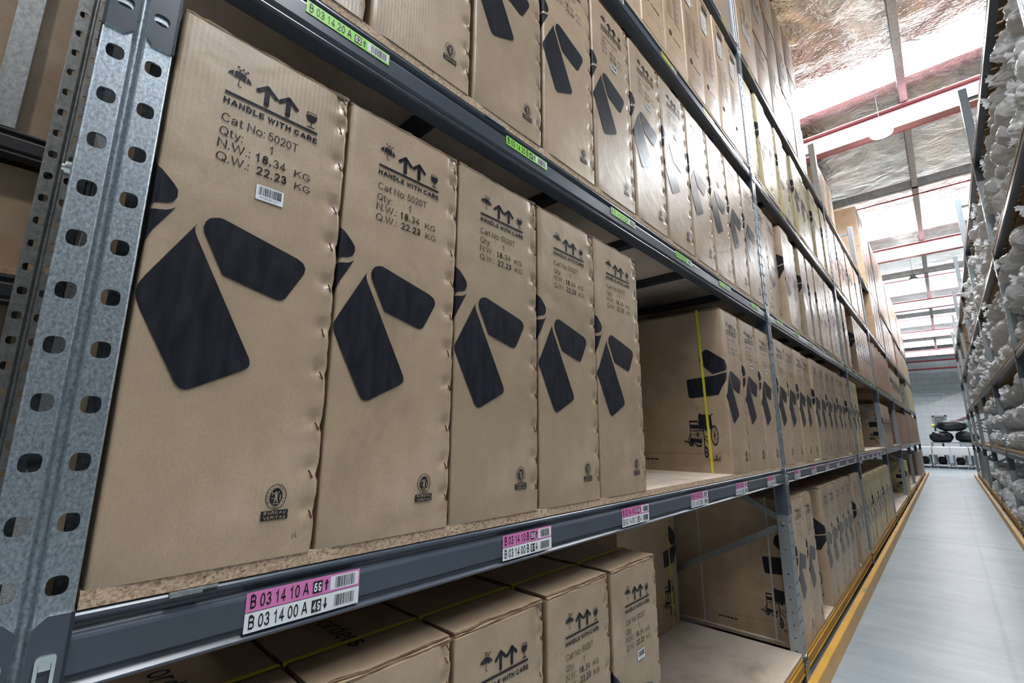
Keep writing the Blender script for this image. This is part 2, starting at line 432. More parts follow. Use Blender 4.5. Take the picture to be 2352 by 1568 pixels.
# grotesque lettering drawn as centre lines in a box of cap height 1: (advance width, [strokes])
_S = {
    'A': (0.70, [[(0, 0), (0.32, 1), (0.38, 1), (0.70, 0)], [(0.12, 0.33), (0.58, 0.33)]]),
    'B': (0.58, [[(0.30, 0), (0, 0), (0, 1), (0.30, 1)] + _arc(0.30, 0.765, 0.25, 0.235, 90, -90) + [(0, 0.53)], [(0.30, 0.53)] + _arc(0.30, 0.265, 0.28, 0.265, 90, -90)]),
    'C': (0.66, [_arc(0.36, 0.5, 0.36, 0.5, 38, 322, 20)]),
    'D': (0.62, [[(0.27, 0), (0, 0), (0, 1), (0.27, 1)] + _arc(0.27, 0.5, 0.35, 0.5, 90, -90, 14)]),
    'E': (0.52, [[(0.52, 0), (0, 0), (0, 1), (0.50, 1)], [(0, 0.53), (0.46, 0.53)]]),
    'F': (0.50, [[(0, 0), (0, 1), (0.50, 1)], [(0, 0.51), (0.42, 0.51)]]),
    'G': (0.70, [_arc(0.36, 0.5, 0.36, 0.5, 40, 325, 20) + [(0.67, 0.46), (0.40, 0.46)]]),
    'H': (0.60, [[(0, 0), (0, 1)], [(0.60, 0), (0.60, 1)], [(0, 0.53), (0.60, 0.53)]]),
    'I': (0.0, [[(0, 0), (0, 1)]]),
    'K': (0.60, [[(0, 0), (0, 1)], [(0.56, 1), (0, 0.38)], [(0.19, 0.60), (0.60, 0)]]),
    'L': (0.48, [[(0, 1), (0, 0), (0.48, 0)]]),
    'N': (0.60, [[(0, 0), (0, 1), (0.60, 0), (0.60, 1)]]),
    'O': (0.76, [_arc(0.38, 0.5, 0.38, 0.5, 0, 360, 26)]),
    'Q': (0.76, [_arc(0.38, 0.5, 0.38, 0.5, 0, 360, 26), [(0.44, 0.24), (0.76, -0.06)]]),
    'R': (0.60, [[(0, 0), (0, 1), (0.34, 1)] + _arc(0.34, 0.74, 0.25, 0.26, 90, -90) + [(0, 0.48)], [(0.34, 0.48), (0.60, 0)]]),
    'S': (0.58, [_arc(0.29, 0.745, 0.25, 0.255, 25, 250, 10) + _arc(0.29, 0.265, 0.28, 0.265, 80, -165, 12)]),
    'T': (0.62, [[(0, 1), (0.62, 1)], [(0.31, 1), (0.31, 0)]]),
    'U': (0.60, [[(0, 1), (0, 0.32)] + _arc(0.30, 0.31, 0.30, 0.31, 180, 360) + [(0.60, 1)]]),
    'V': (0.66, [[(0, 1), (0.33, 0), (0.66, 1)]]),
    'W': (0.96, [[(0, 1), (0.24, 0), (0.48, 0.97), (0.72, 0), (0.96, 1)]]),
    'X': (0.64, [[(0, 0), (0.64, 1)], [(0, 1), (0.64, 0)]]),
    'a': (0.50, [_arc(0.25, 0.50, 0.22, 0.22, 165, 20, 8) + [(0.46, 0.42), (0.46, 0.12), (0.50, 0)], [(0.46, 0.40), (0.25, 0.36)] + _arc(0.20, 0.19, 0.20, 0.19, 100, 300, 10) + [(0.46, 0.20)]]),
    'c': (0.46, [_arc(0.25, 0.36, 0.25, 0.36, 42, 318, 14)]),
    'd': (0.46, [_arc(0.23, 0.36, 0.23, 0.36, 0, 360, 18), [(0.46, 0), (0.46, 1)]]),
    'f': (0.28, [[(0.10, 0), (0.10, 0.82), (0.15, 0.96), (0.28, 0.99)], [(0, 0.70), (0.26, 0.70)]]),
    'k': (0.44, [[(0, 0), (0, 1)], [(0.40, 0.72), (0, 0.30)], [(0.15, 0.45), (0.44, 0)]]),
    's': (0.42, [_arc(0.21, 0.535, 0.18, 0.185, 25, 250, 9) + _arc(0.21, 0.19, 0.20, 0.19, 80, -165, 10)]),
    'e': (0.50, [[(0.01, 0.37), (0.50, 0.37)] + _arc(0.255, 0.36, 0.245, 0.36, 0, 318, 16)]),
    'h': (0.44, [[(0, 0), (0, 1)], [(0, 0.45)] + _arc(0.22, 0.48, 0.22, 0.24, 170, 0, 8) + [(0.44, 0)]]),
    'i': (0.0, [[(0, 0), (0, 0.72)], [(0, 0.90), (0, 1.0)]]),
    'l': (0.0, [[(0, 0), (0, 1)]]),
    'n': (0.44, [[(0, 0), (0, 0.72)], [(0, 0.45)] + _arc(0.22, 0.48, 0.22, 0.24, 170, 0, 8) + [(0.44, 0)]]),
    'o': (0.52, [_arc(0.26, 0.36, 0.26, 0.36, 0, 360, 20)]),
    'r': (0.28, [[(0, 0), (0, 0.72)], [(0, 0.40), (0.07, 0.62), (0.17, 0.70), (0.28, 0.70)]]),
    't': (0.27, [[(0.11, 0.95), (0.11, 0.12), (0.16, 0.02), (0.27, 0.01)], [(0, 0.70), (0.26, 0.70)]]),
    'u': (0.44, [[(0, 0.72), (0, 0.24)] + _arc(0.22, 0.24, 0.22, 0.24, 180, 360, 8) + [(0.44, 0.72)], [(0.44, 0.3), (0.44, 0)]]),
    'y': (0.48, [[(0, 0.72), (0.25, 0.02)], [(0.48, 0.72), (0.21, -0.16), (0.14, -0.25), (0.02, -0.26)]]),
    '0': (0.50, [_arc(0.25, 0.5, 0.25, 0.5, 0, 360, 24)]),
    '1': (0.50, [[(0.08, 0.74), (0.22, 0.82), (0.31, 1), (0.31, 0)]]),
    '2': (0.50, [_arc(0.255, 0.72, 0.23, 0.28, 170, -35, 12) + [(0.20, 0.22), (0.01, 0), (0.50, 0)]]),
    '3': (0.50, [_arc(0.24, 0.75, 0.21, 0.25, 165, -80, 12) + _arc(0.245, 0.26, 0.25, 0.26, 82, -165, 14)]),
    '4': (0.52, [[(0.36, 0), (0.36, 1), (0.0, 0.27), (0.52, 0.27)]]),
    '5': (0.50, [[(0.46, 1), (0.10, 1), (0.04, 0.50), (0.12, 0.56)] + _arc(0.24, 0.32, 0.255, 0.32, 95, -160, 14)]),
    '6': (0.50, [_arc(0.25, 0.31, 0.24, 0.31, 0, 360, 18), [(0.02, 0.36), (0.03, 0.66), (0.12, 0.92), (0.27, 1.0)] + _arc(0.27, 0.76, 0.21, 0.24, 90, 25, 5)]),
    '7': (0.50, [[(0, 1), (0.49, 1), (0.30, 0.58), (0.19, 0.25), (0.15, 0)]]),
    '8': (0.50, [_arc(0.25, 0.76, 0.20, 0.24, 0, 360, 18), _arc(0.25, 0.265, 0.245, 0.265, 0, 360, 20)]),
    '9': (0.50, [_arc(0.25, 0.69, 0.24, 0.31, 0, 360, 18), [(0.48, 0.64), (0.47, 0.34), (0.38, 0.08), (0.23, 0.0)] + _arc(0.23, 0.24, 0.21, 0.24, 270, 205, 5)]),
    '.': (0.0, [[(0, 0.0), (0, 0.06)]]), ':': (0.0, [[(0, 0.0), (0, 0.06)], [(0, 0.62), (0, 0.68)]]), ' ': (0.12, []),
}
_tc = {}
def text2d(body, size, bold=0.0, xs=1.0, align='LEFT', spacing=1.0):
    """Lettering as flat (verts, faces); size = 1.4 x cap height, baseline at v = 0."""
    key = (body, size, bold, xs, align, spacing)
    if key in _tc: return _tc[key]
    cap = size / 1.40
    w = 0.115 + 4.2 * bold                      # stroke weight over cap height
    vs, fs = [], []
    x = 0.0
    gap = (0.19 + 1.6 * bold) * spacing + (spacing - 1) * 0.2
    def stroke(pts, x0):
        q = [Vector((a + x0, b * (1 - w) + w / 2)) for a, b in pts]
        closed = (q[0] - q[-1]).length < 1e-5
        if closed: q = q[:-1]
        n = len(q); k0 = len(vs)
        for i in range(n):
            a = q[i - 1] if (i or closed) else None
            c = q[(i + 1) % n] if (i < n - 1 or closed) else None
            d0 = (q[i] - a).normalized() if a is not None else None
            d1 = (c - q[i]).normalized() if c is not None else None
            d = (d0 + d1) if d0 is not None and d1 is not None else (d0 if d0 is not None else d1)
            if d.length < 0.3: d = d1
            d = d.normalized()
            nrm = Vector((-d.y, d.x))
            k = 1.0
            if d0 is not None and d1 is not None:
                k = 1.0 / max(0.42, nrm.dot(Vector((-d1.y, d1.x))))
            p = q[i].copy()
            if not closed and (i == 0 or i == n - 1):
                e = d if i else -d
                p += e * (w / 2 if abs(e.x) < 0.25 or abs(e.y) < 0.25 else w * 0.25)
            vs.append(p + nrm * (w / 2 * k)); vs.append(p - nrm * (w / 2 * k))
        for i in range(n if closed else n - 1):
            a, b = k0 + 2 * i, k0 + 2 * ((i + 1) % n)
            fs.append((a + 1, b + 1, b, a))
    for ch in body:
        adv, strokes = _S.get(ch, (0.3, []))
        if strokes:
            for st in strokes: stroke(st, x)
            x += adv + w + gap - 0.06
        else:
            x += adv + gap
    if vs:
        lo = min(p.x for p in vs); hi = max(p.x for p in vs)
        sh = -lo - ((hi - lo) / 2 if align == 'CENTER' else 0)
        vs = [((p.x + sh) * cap * xs, p.y * cap) for p in vs]
    _tc[key] = (vs, fs)
    return vs, fs

class Flat:
    """Flat artwork in (s, v) on a surface given by a map function (s, v, lift) -> xyz."""
    def __init__(s, mb, fmap, lift=0.0008, mi=0):
        s.mb, s.f, s.lift, s.mi = mb, fmap, lift, mi
    def poly(s, pts, mi=None, lift=None):
        l = s.lift if lift is None else lift
        s.mb.poly([s.f(a, b, l) for a, b in pts], s.mi if mi is None else mi)
    def rect(s, a0, a1, b0, b1, mi=None, lift=None):
        s.poly([(a0, b0), (a1, b0), (a1, b1), (a0, b1)], mi, lift)
    def line(s, a, b, w, mi=None, lift=None):
        a, b = Vector(a), Vector(b); d = (b - a).normalized() * (w / 2); p = Vector((-d.y, d.x))
        s.poly([a - p - d * 0, b - p, b + p, a + p], mi, lift)
    def ring(s, c, rx, ry, wx, wy, n=28, t0=0, t1=2 * PI, mi=None, lift=None):
        for i in range(n):
            a = t0 + (t1 - t0) * i / n; e = t0 + (t1 - t0) * (i + 1) / n
            s.poly([(c[0] + rx * math.cos(a), c[1] + ry * math.sin(a)), (c[0] + rx * math.cos(e), c[1] + ry * math.sin(e)),
                    (c[0] + (rx - wx) * math.cos(e), c[1] + (ry - wy) * math.sin(e)), (c[0] + (rx - wx) * math.cos(a), c[1] + (ry - wy) * math.sin(a))][::-1], mi, lift)
    def disc(s, c, rx, ry, n=24, mi=None, lift=None):
        s.poly([(c[0] + rx * math.cos(2 * PI * i / n), c[1] + ry * math.sin(2 * PI * i / n)) for i in range(n)], mi, lift)
    def text(s, body, a, b, size, bold=0.0, xs=1.0, align='LEFT', mi=None, lift=None, spacing=1.0, rot=0.0, width=None):
        vs, fs = text2d(body, size, bold, xs, align, spacing)
        if width and vs:
            lo = min(q[0] for q in vs); hi = max(q[0] for q in vs); k = width / max(hi - lo, 1e-6)
            vs = [((x - lo) * k, y) for x, y in vs]
        cr, sr = math.cos(rot), math.sin(rot)
        l = s.lift if lift is None else lift
        s.mb.add([s.f(a + x * cr - y * sr, b + x * sr + y * cr, l) for x, y in vs], fs, s.mi if mi is None else mi)
    def barcode(s, a0, a1, b0, b1, seed, mi=None, n=34, lift=None):
        rnd = random.Random(seed); x = a0; u = (a1 - a0) / n / 1.6
        while x < a1 - 2 * u:
            w = u * rnd.choice((0.7, 0.7, 1.2, 2.0))
            s.rect(x, min(x + w, a1), b0, b1, mi, lift)
            x += w + u * rnd.choice((0.7, 1.0, 1.5))

# ------------------------------------------------------------------ copies
def dup(root, loc, rz, label, group=None, scale=None, only=None, mats=None):
    """Copy a thing with its parts; only = set of part stems kept."""
    r = root.copy(); COL.objects.link(r)
    r.location = loc; r.rotation_euler = (0, 0, rz)
    if scale: r.scale = scale
    r['label'] = label
    if group: r['group'] = group
    for ch in root.children:
        st = ch.name.split('.')[0]
        if only is not None and st not in only: continue
        c = ch.copy(); COL.objects.link(c); c.parent = r
        if mats and st in mats:
            c.material_slots[0].link = 'OBJECT'; c.material_slots[0].material = mats[st]
        for g in ch.children:
            d = g.copy(); COL.objects.link(d); d.parent = c
    return r
def drop(root):
    for ch in list(root.children):
        for g in list(ch.children): bpy.data.objects.remove(g)
        bpy.data.objects.remove(ch)
    bpy.data.objects.remove(root)

# ------------------------------------------------------------------ wheelchair carton
CW, CD, CH, CR = 0.285, 0.80, 0.866, 0.007
STAPLES = [0.848, 0.826, 0.781, 0.703, 0.61, 0.535, 0.455, 0.37, 0.293, 0.205, 0.125, 0.06]

def wrap(s, v, l):
    r = CR
    if s >= r: return (l, s, v)
    if s <= -r: return (s, -l, v)
    t = (r - s) / (2 * r) * PI / 2
    return (-r + (r + l) * math.cos(t), r - (r + l) * math.sin(t), v)

def clip(pts, k, keep_ge):
    out = []
    for i in range(len(pts)):
        p, q = pts[i - 1], pts[i]
        a = (p[0] >= k) == keep_ge; c = (q[0] >= k) == keep_ge
        if a != c and abs(q[0] - p[0]) > 1e-9:
            t = (k - p[0]) / (q[0] - p[0]); out.append((k, p[1] + t * (q[1] - p[1])))
        if c: out.append(q)
    return out

def wrapped_poly(F, pts):
    ks = [-CR, -CR / 3, CR / 3, CR]
    edges = [None] + ks + [None]
    for lo, hi in zip(edges[:-1], edges[1:]):
        p = pts
        if lo is not None: p = clip(p, lo, True)
        if hi is not None and len(p) > 2: p = clip(p, hi, False)
        if len(p) > 2: F.poly(p)

def carton_body(seed):
    rnd = random.Random(seed)
    mb = MB()
    ys = [CR, 0.02, 0.05, 0.09, 0.14, 0.19, 0.225, 0.245, 0.256, 0.264, 0.272, CW - CR]
    out = [(-CD, 0.0), (-0.6, 0), (-0.4, 0.0), (-0.2, 0), (-0.08, 0), (-0.03, 0)]
    for i in range(5):
        t = PI / 2 * (1 - i / 4.0)
        out.append((-CR + CR * math.cos(t), CR - CR * math.sin(t)))
    out += [(0.0, y) for y in ys[1:-1]]
    for i in range(5):
        t = PI / 2 * (i / 4.0)
        out.append((-CR + CR * math.cos(t), CW - CR + CR * math.sin(t)))
    out += [(-0.03, CW), (-0.2, CW), (-0.5, CW), (-CD, CW)]
    zt = CH - 0.011
    nz = 84
    off = Vector((seed * 13.7, seed * 3.1, 0))
    bow = rnd.uniform(0.0, 0.0025)
    def P(x, y, z):
        dx = dy = 0.0
        q = noise.noise(Vector((x * 5, y * 9, z * 4)) + off)
        if x > -0.02:
            e = min(1.0, (y - CR) / 0.03) if y < 0.1 else 1.0
            dx -= 0.0007 * (1 + q) * max(0, e)
            for sv in STAPLES:
                d2 = ((y - 0.268) / 0.011) ** 2 + ((z - sv - 0.012) / 0.011) ** 2
                if d2 < 6: dx -= 0.0075 * math.exp(-d2)
                d3 = ((y - 0.274) / 0.007) ** 2 + ((z - sv + 0.007) / 0.008) ** 2
                if d3 < 6: dx += 0.003 * math.exp(-d3)
            if y > 0.275:
                dy += 0.0022 * noise.noise(Vector((0, z * 22, seed * 7.0))) + 0.0016 * noise.noise(Vector((3, z * 70, seed)))
                for sv in STAPLES:
                    dy -= 0.0035 * math.exp(-((z - sv) / 0.008) ** 2)
        if y < CR * 1.1 and x > -0.03:
            dy += 0.0010 * noise.noise(Vector((9, z * 9, seed * 2.0)))
        mid = math.sin(PI * min(max(z / CH, 0), 1))
        if x < -0.05:
            dy += (0 if y < 0.1 else bow) * mid * math.sin(PI * min(1, -x / CD))
        # crushed lower corners
        if z < 0.05:
            k = (0.05 - z) / 0.05
            if y > 0.25: dy -= 0.003 * k * (1 if seed % 2 else 0.2)
            if y < 0.03: dx -= 0.003 * k * k
        return (x + dx, y + dy, z)
    n = len(out)
    vs = []
    for k in range(nz + 1):
        z = zt * k / nz
        for x, y in out: vs.append(P(x, y, z))
    fs = []
    for k in range(nz):
        for i in range(n - 1):
            a = k * n + i
            fs.append((a, a + 1, a + n + 1, a + n))
    mb.add(vs, fs, 0, True)
    mb.poly([vs[k * n] for k in range(nz, -1, -1)] + [vs[k * n + n - 1] for k in range(nz + 1)], 0)
    mb.poly([vs[nz * n + i] for i in range(n)], 0)
    mb.poly([vs[i] for i in range(n)][::-1], 0)
    return mb.mesh('carton_body', [KRAFT])

def carton_flap(seed, z0, z1, inset, torn):
    """Top flap: thin sheet with a wavy torn front edge."""
    mb = MB()
    n = 26
    fr = []
    for i in range(n + 1):
        y = 0.002 + (CW - 0.004) * i / n
        w = noise.noise(Vector((y * 16, seed * 5.3, 1.0))) * torn + noise.noise(Vector((y * 60, seed * 2.3, 4.0))) * torn * 0.5
        fr.append((-inset + w, y, 0.0022 * noise.noise(Vector((y * 12, seed, 9.0)))))
    top = [(x, y, z1 + dz) for x, y, dz in fr]; bot = [(x, y, z0 + dz) for x, y, dz in fr]
    tb = [(-0.06, y, z1) for x, y, dz in fr]; bb = [(-0.06, y, z0) for x, y, dz in fr]
    te = [(-CD, y, z1) for x, y, dz in fr]
    for i in range(n):
        mb.poly([bot[i], bot[i + 1], top[i + 1], top[i]], 1)
        mb.poly([top[i], top[i + 1], tb[i + 1], tb[i]], 0, True)
        mb.poly([tb[i], tb[i + 1], te[i + 1], te[i]], 0, True)
        mb.poly([bot[i + 1], bot[i], bb[i], bb[i + 1]], 0)
    for q, s in ((0, 1), (n, -1)):
        e = [bot[q], top[q], tb[q], te[q], (-CD, fr[q][1], z0), bb[q]]
        mb.poly(e if s > 0 else e[::-1], 1)
    mb.poly([(-CD, fr[0][1], z0), (-CD, fr[0][1], z1), (-CD, fr[n][1], z1), (-CD, fr[n][1], z0)], 1)
    return mb.mesh('flap', [KRAFT, KRAFT_EDGE])

def logo_mesh():
    mb = MB(); F = Flat(mb, wrap, 0.0009)
    C = [(0.0589, 0.5085), (0.0566, 0.5015), (0.0576, 0.4938), (0.0614, 0.4848), (0.1536, 0.3084), (0.1549, 0.3018), (0.1545, 0.297), (0.1521, 0.2936), (0.1456, 0.2891),
         (0.0793, 0.2553), (0.0727, 0.2538), (0.0657, 0.2559), (0.06, 0.2624), (0.001, 0.3726), (-0.0024, 0.381), (-0.0035, 0.3885), (-0.002, 0.3960), (0.001, 0.4008)]
    wrapped_poly(F, C)
    D = [(0.0799, 0.5256), (0.0873, 0.5278), (0.0932, 0.5276), (0.2125, 0.4951), (0.2228, 0.4894), (0.2274, 0.4802), (0.2258, 0.4706), (0.1985, 0.4193), (0.1921, 0.4141), (0.1831, 0.4138),
         (0.1014, 0.4354), (0.0691, 0.4966), (0.0672, 0.5052), (0.0688, 0.5151), (0.0736, 0.5221)]
    F.poly(D)
    A = [(-0.064, 0.5085), (-0.120, 0.5665), (-0.127, 0.5760), (-0.129, 0.5870), (-0.1254, 0.6064), (-0.1160, 0.6270), (-0.1085, 0.6338), (-0.0980, 0.6410), (-0.0898, 0.6441), (-0.0781, 0.6400),
         (-0.004, 0.5830), (0.0066, 0.5756), (0.0223, 0.5599), (0.0283, 0.5514), (0.0289, 0.5407), (0.0245, 0.5312), (0.0169, 0.5267), (0.0, 0.5222)]
    wrapped_poly(F, A)
    B = [(0.0294, 0.5244), (0.0245, 0.5196), (0.0182, 0.5158), (0.0101, 0.5135), (0.0, 0.5120), (-0.06, 0.5000), (-0.19, 0.4905), (-0.2020, 0.4890), (-0.2070, 0.4800), (-0.2060, 0.4667), (-0.2000, 0.3985),
         (-0.1960, 0.3900), (-0.1850, 0.3870), (-0.0520, 0.3980), (-0.0425, 0.4000), (-0.0201, 0.4400), (0.0, 0.4690)]
    wrapped_poly(F, B)
    return mb.mesh('printed_logo', [PRINT])

def umbrella(F, cx, cy, k, rot=-0.28):
    c, s = math.cos(rot), math.sin(rot)
    T = lambda x, y: (cx + (x * c - y * s) * k, cy + (x * s + y * c) * k)
    for x, y in ((-0.28, 1.14), (0.12, 1.10), (0.50, 1.08), (-0.10, 0.88), (0.32, 0.86)):
        F.poly([T(x + 0.115 * math.cos(2 * PI * i / 8), y + 0.095 * math.sin(2 * PI * i / 8)) for i in range(8)])
    F.poly([T(x, y) for x, y in ((-0.03, 0.72), (0.03, 0.72), (0.03, 0.6), (-0.03, 0.6))])
    n = 8
    for i0, i1 in ((0, 2.45), (2.7, 5.3), (5.55, 8)):
        pts = []
        for j in range(6):
            t = PI * (1 - (i0 + (i1 - i0) * j / 5) / n)
            pts.append(T(0.98 * math.cos(t), -0.02 + 0.72 * math.sin(t)))
        a, b = PI * (1 - i0 / n), PI * (1 - i1 / n)
        xa, xb = 0.98 * math.cos(a), 0.98 * math.cos(b)
        lo = [(xb, -0.04), (xb * 0.65 + xa * 0.35, 0.10), (xb * 0.35 + xa * 0.65, 0.10), (xa, -0.04)]
        F.poly((pts + [T(x, y) for x, y in lo])[::-1])
    F.poly([T(x, y) for x, y in ((-0.045, 0.1), (0.045, 0.1), (0.045, -0.28), (-0.045, -0.28))][::-1])
    F.poly([T(x, y) for x, y in ((-0.045, -0.36), (0.045, -0.36), (0.045, -0.62), (-0.045, -0.62))][::-1])
    for i in range(6):
        t0, t1 = PI + PI * 0.85 * i / 6, PI + PI * 0.85 * (i + 1) / 6
        F.poly([T(0.13 + 0.175 * math.cos(t0), -0.62 + 0.17 * math.sin(t0)), T(0.13 + 0.175 * math.cos(t1), -0.62 + 0.17 * math.sin(t1)),
                T(0.13 + 0.095 * math.cos(t1), -0.62 + 0.09 * math.sin(t1)), T(0.13 + 0.095 * math.cos(t0), -0.62 + 0.09 * math.sin(t0))])

def arrow(F, cx, top, bot, hw, w):
    F.line((cx, bot), (cx, top - w * 0.5), w * 1.15)
    F.line((cx, top - 0.001), (cx - hw, top - 0.0145), w)
    F.line((cx, top - 0.001), (cx + hw, top - 0.0145), w)
    F.disc((cx, top - 0.0012), w * 0.55, w * 0.55, 10); F.disc((cx - hw, top - 0.0145), w / 2, w / 2, 10); F.disc((cx + hw, top - 0.0145), w / 2, w / 2, 10)
    F.disc((cx, bot), w * 0.57, w * 0.5, 10)

def goblet(F, cx, cy, k):
    F.ring((cx, cy), 1.0 * k, 1.15 * k, 0.17 * k, 0.17 * k, 20, PI * 0.8, PI * 2.2)
    F.poly([(cx + x * k, cy + y * k) for x, y in ((-0.72, 0.3), (0.9, 0.3), (0.98, -0.1), (0.85, -0.6), (0.5, -0.98), (0, -1.1), (-0.5, -0.95), (-0.8, -0.5))][::-1])
    F.line((cx - 0.85 * k, cy + 0.72 * k), (cx + 0.85 * k, cy + 0.72 * k), 0.16 * k)
    F.line((cx, cy - 1.05 * k), (cx, cy - 2.2 * k), 0.17 * k)
    F.line((cx - 0.65 * k, cy - 2.2 * k), (cx + 0.65 * k, cy - 2.2 * k), 0.22 * k)

def handling_mesh():
    mb = MB(); F = Flat(mb, wrap, 0.0009)
    umbrella(F, 0.0872, 0.7830, 0.0188, -0.08)
    arrow(F, 0.1322, 0.7945, 0.7590, 0.0150, 0.0072)
    arrow(F, 0.1688, 0.7935, 0.7590, 0.0150, 0.0072)
    goblet(F, 0.2115, 0.7800, 0.0102)
    F.rect(0.0688, 0.2247, 0.7470, 0.7523)
    F.text('HANDLE WITH CARE', 0.0685, 0.7288, 0.0152, 0.030, width=0.157)
    sz = 0.0218
    F.text('Cat No:', 0.0693, 0.6950, sz, -0.002, width=0.0665)
    F.text('5020T', 0.1415, 0.6955, sz, -0.002, width=0.0515)
    F.text('Qty:', 0.0690, 0.6700, sz, -0.002, width=0.0345)
    F.text('1', 0.1462, 0.6705, sz, -0.002)
    F.text('N.W.:', 0.0688, 0.6480, sz, -0.002, width=0.0485)
    F.text('18.', 0.1262, 0.6480, sz, 0.018, width=0.025)
    F.text('34', 0.1545, 0.6480, sz, 0.0, width=0.0215)
    F.text('KG', 0.1915, 0.6470, sz * 0.86, -0.002, width=0.028)
    F.text('Q.W.:', 0.0690, 0.6245, sz, -0.002, width=0.0488)
    F.text('22.', 0.1285, 0.6245, sz, 0.010, width=0.027)
    F.text('23', 0.1575, 0.6245, sz, 0.016, width=0.0215)
    F.text('KG', 0.1938, 0.6235, sz * 0.86, -0.002, width=0.0275)
    return mb.mesh('handling_print', [PRINT])

def stamp_mesh():
    mb = MB(); F = Flat(mb, wrap, 0.0009)
    c = (0.2168, 0.0925)
    F.ring(c, 0.0162, 0.0195, 0.0011, 0.0011, 30)
    F.disc(c, 0.0098, 0.0135, 26)
    for i, ch in enumerate('BUREAU VERITAS'):
        t = PI * (1.16 - 1.32 * i / 13)
        F.text(ch, c[0] + 0.0112 * math.cos(t), c[1] + 0.0146 * math.sin(t) - 0.0001, 0.0046, 0.002, align='CENTER', rot=t - PI / 2)
    F.text('1828', c[0], c[1] - 0.0180, 0.0040, 0.002, align='CENTER')
    # standing figure with scales, simplified
    K = dict(mi=1, lift=0.0012)
    F.disc((c[0] - 0.0005, c[1] + 0.0068), 0.0014, 0.0016, 10, **K)
    F.poly([(c[0] - 0.002, c[1] + 0.0050), (c[0] + 0.002, c[1] + 0.0046), (c[0] + 0.0016, c[1] - 0.002), (c[0] + 0.0034, c[1] - 0.0090), (c[0] + 0.0018, c[1] - 0.0090), (c[0], c[1] - 0.0035), (c[0] - 0.0022, c[1] - 0.0085), (c[0] - 0.0036, c[1] - 0.0080), (c[0] - 0.0015, c[1] - 0.001)][::-1], **K)
    F.line((c[0] - 0.001, c[1] + 0.004), (c[0] - 0.0062, c[1] + 0.0065), 0.0012, **K)
    F.line((c[0] + 0.001, c[1] + 0.004), (c[0] + 0.0052, c[1] + 0.0080), 0.0012, **K)
    F.line((c[0] - 0.0062, c[1] + 0.0085), (c[0] - 0.0062, c[1] + 0.0020), 0.0009, **K)
    F.line((c[0] + 0.0062, c[1] + 0.0030), (c[0] + 0.0062, c[1] - 0.0060), 0.0014, **K)
    F.line((c[0] - 0.0072, c[1] - 0.0020), (c[0] - 0.0030, c[1] - 0.0020), 0.0010, **K)
    F.line((c[0] - 0.0045, c[1] - 0.0105), (c[0] + 0.0045, c[1] - 0.0105), 0.0012, **K)
    F.rect(0.1962, 0.2374, 0.0652, 0.0719); F.rect(0.1962, 0.2374, 0.0577, 0.0644)
    F.text('BUREAU', 0.2004, 0.0663, 0.0060, 0.012, width=0.0335, spacing=1.4, **K)
    F.text('VERITAS', 0.2004, 0.0588, 0.0060, 0.012, width=0.0335, spacing=1.3, **K)
    return mb.mesh('certification_stamp', [PRINT, KRAFT_INK])

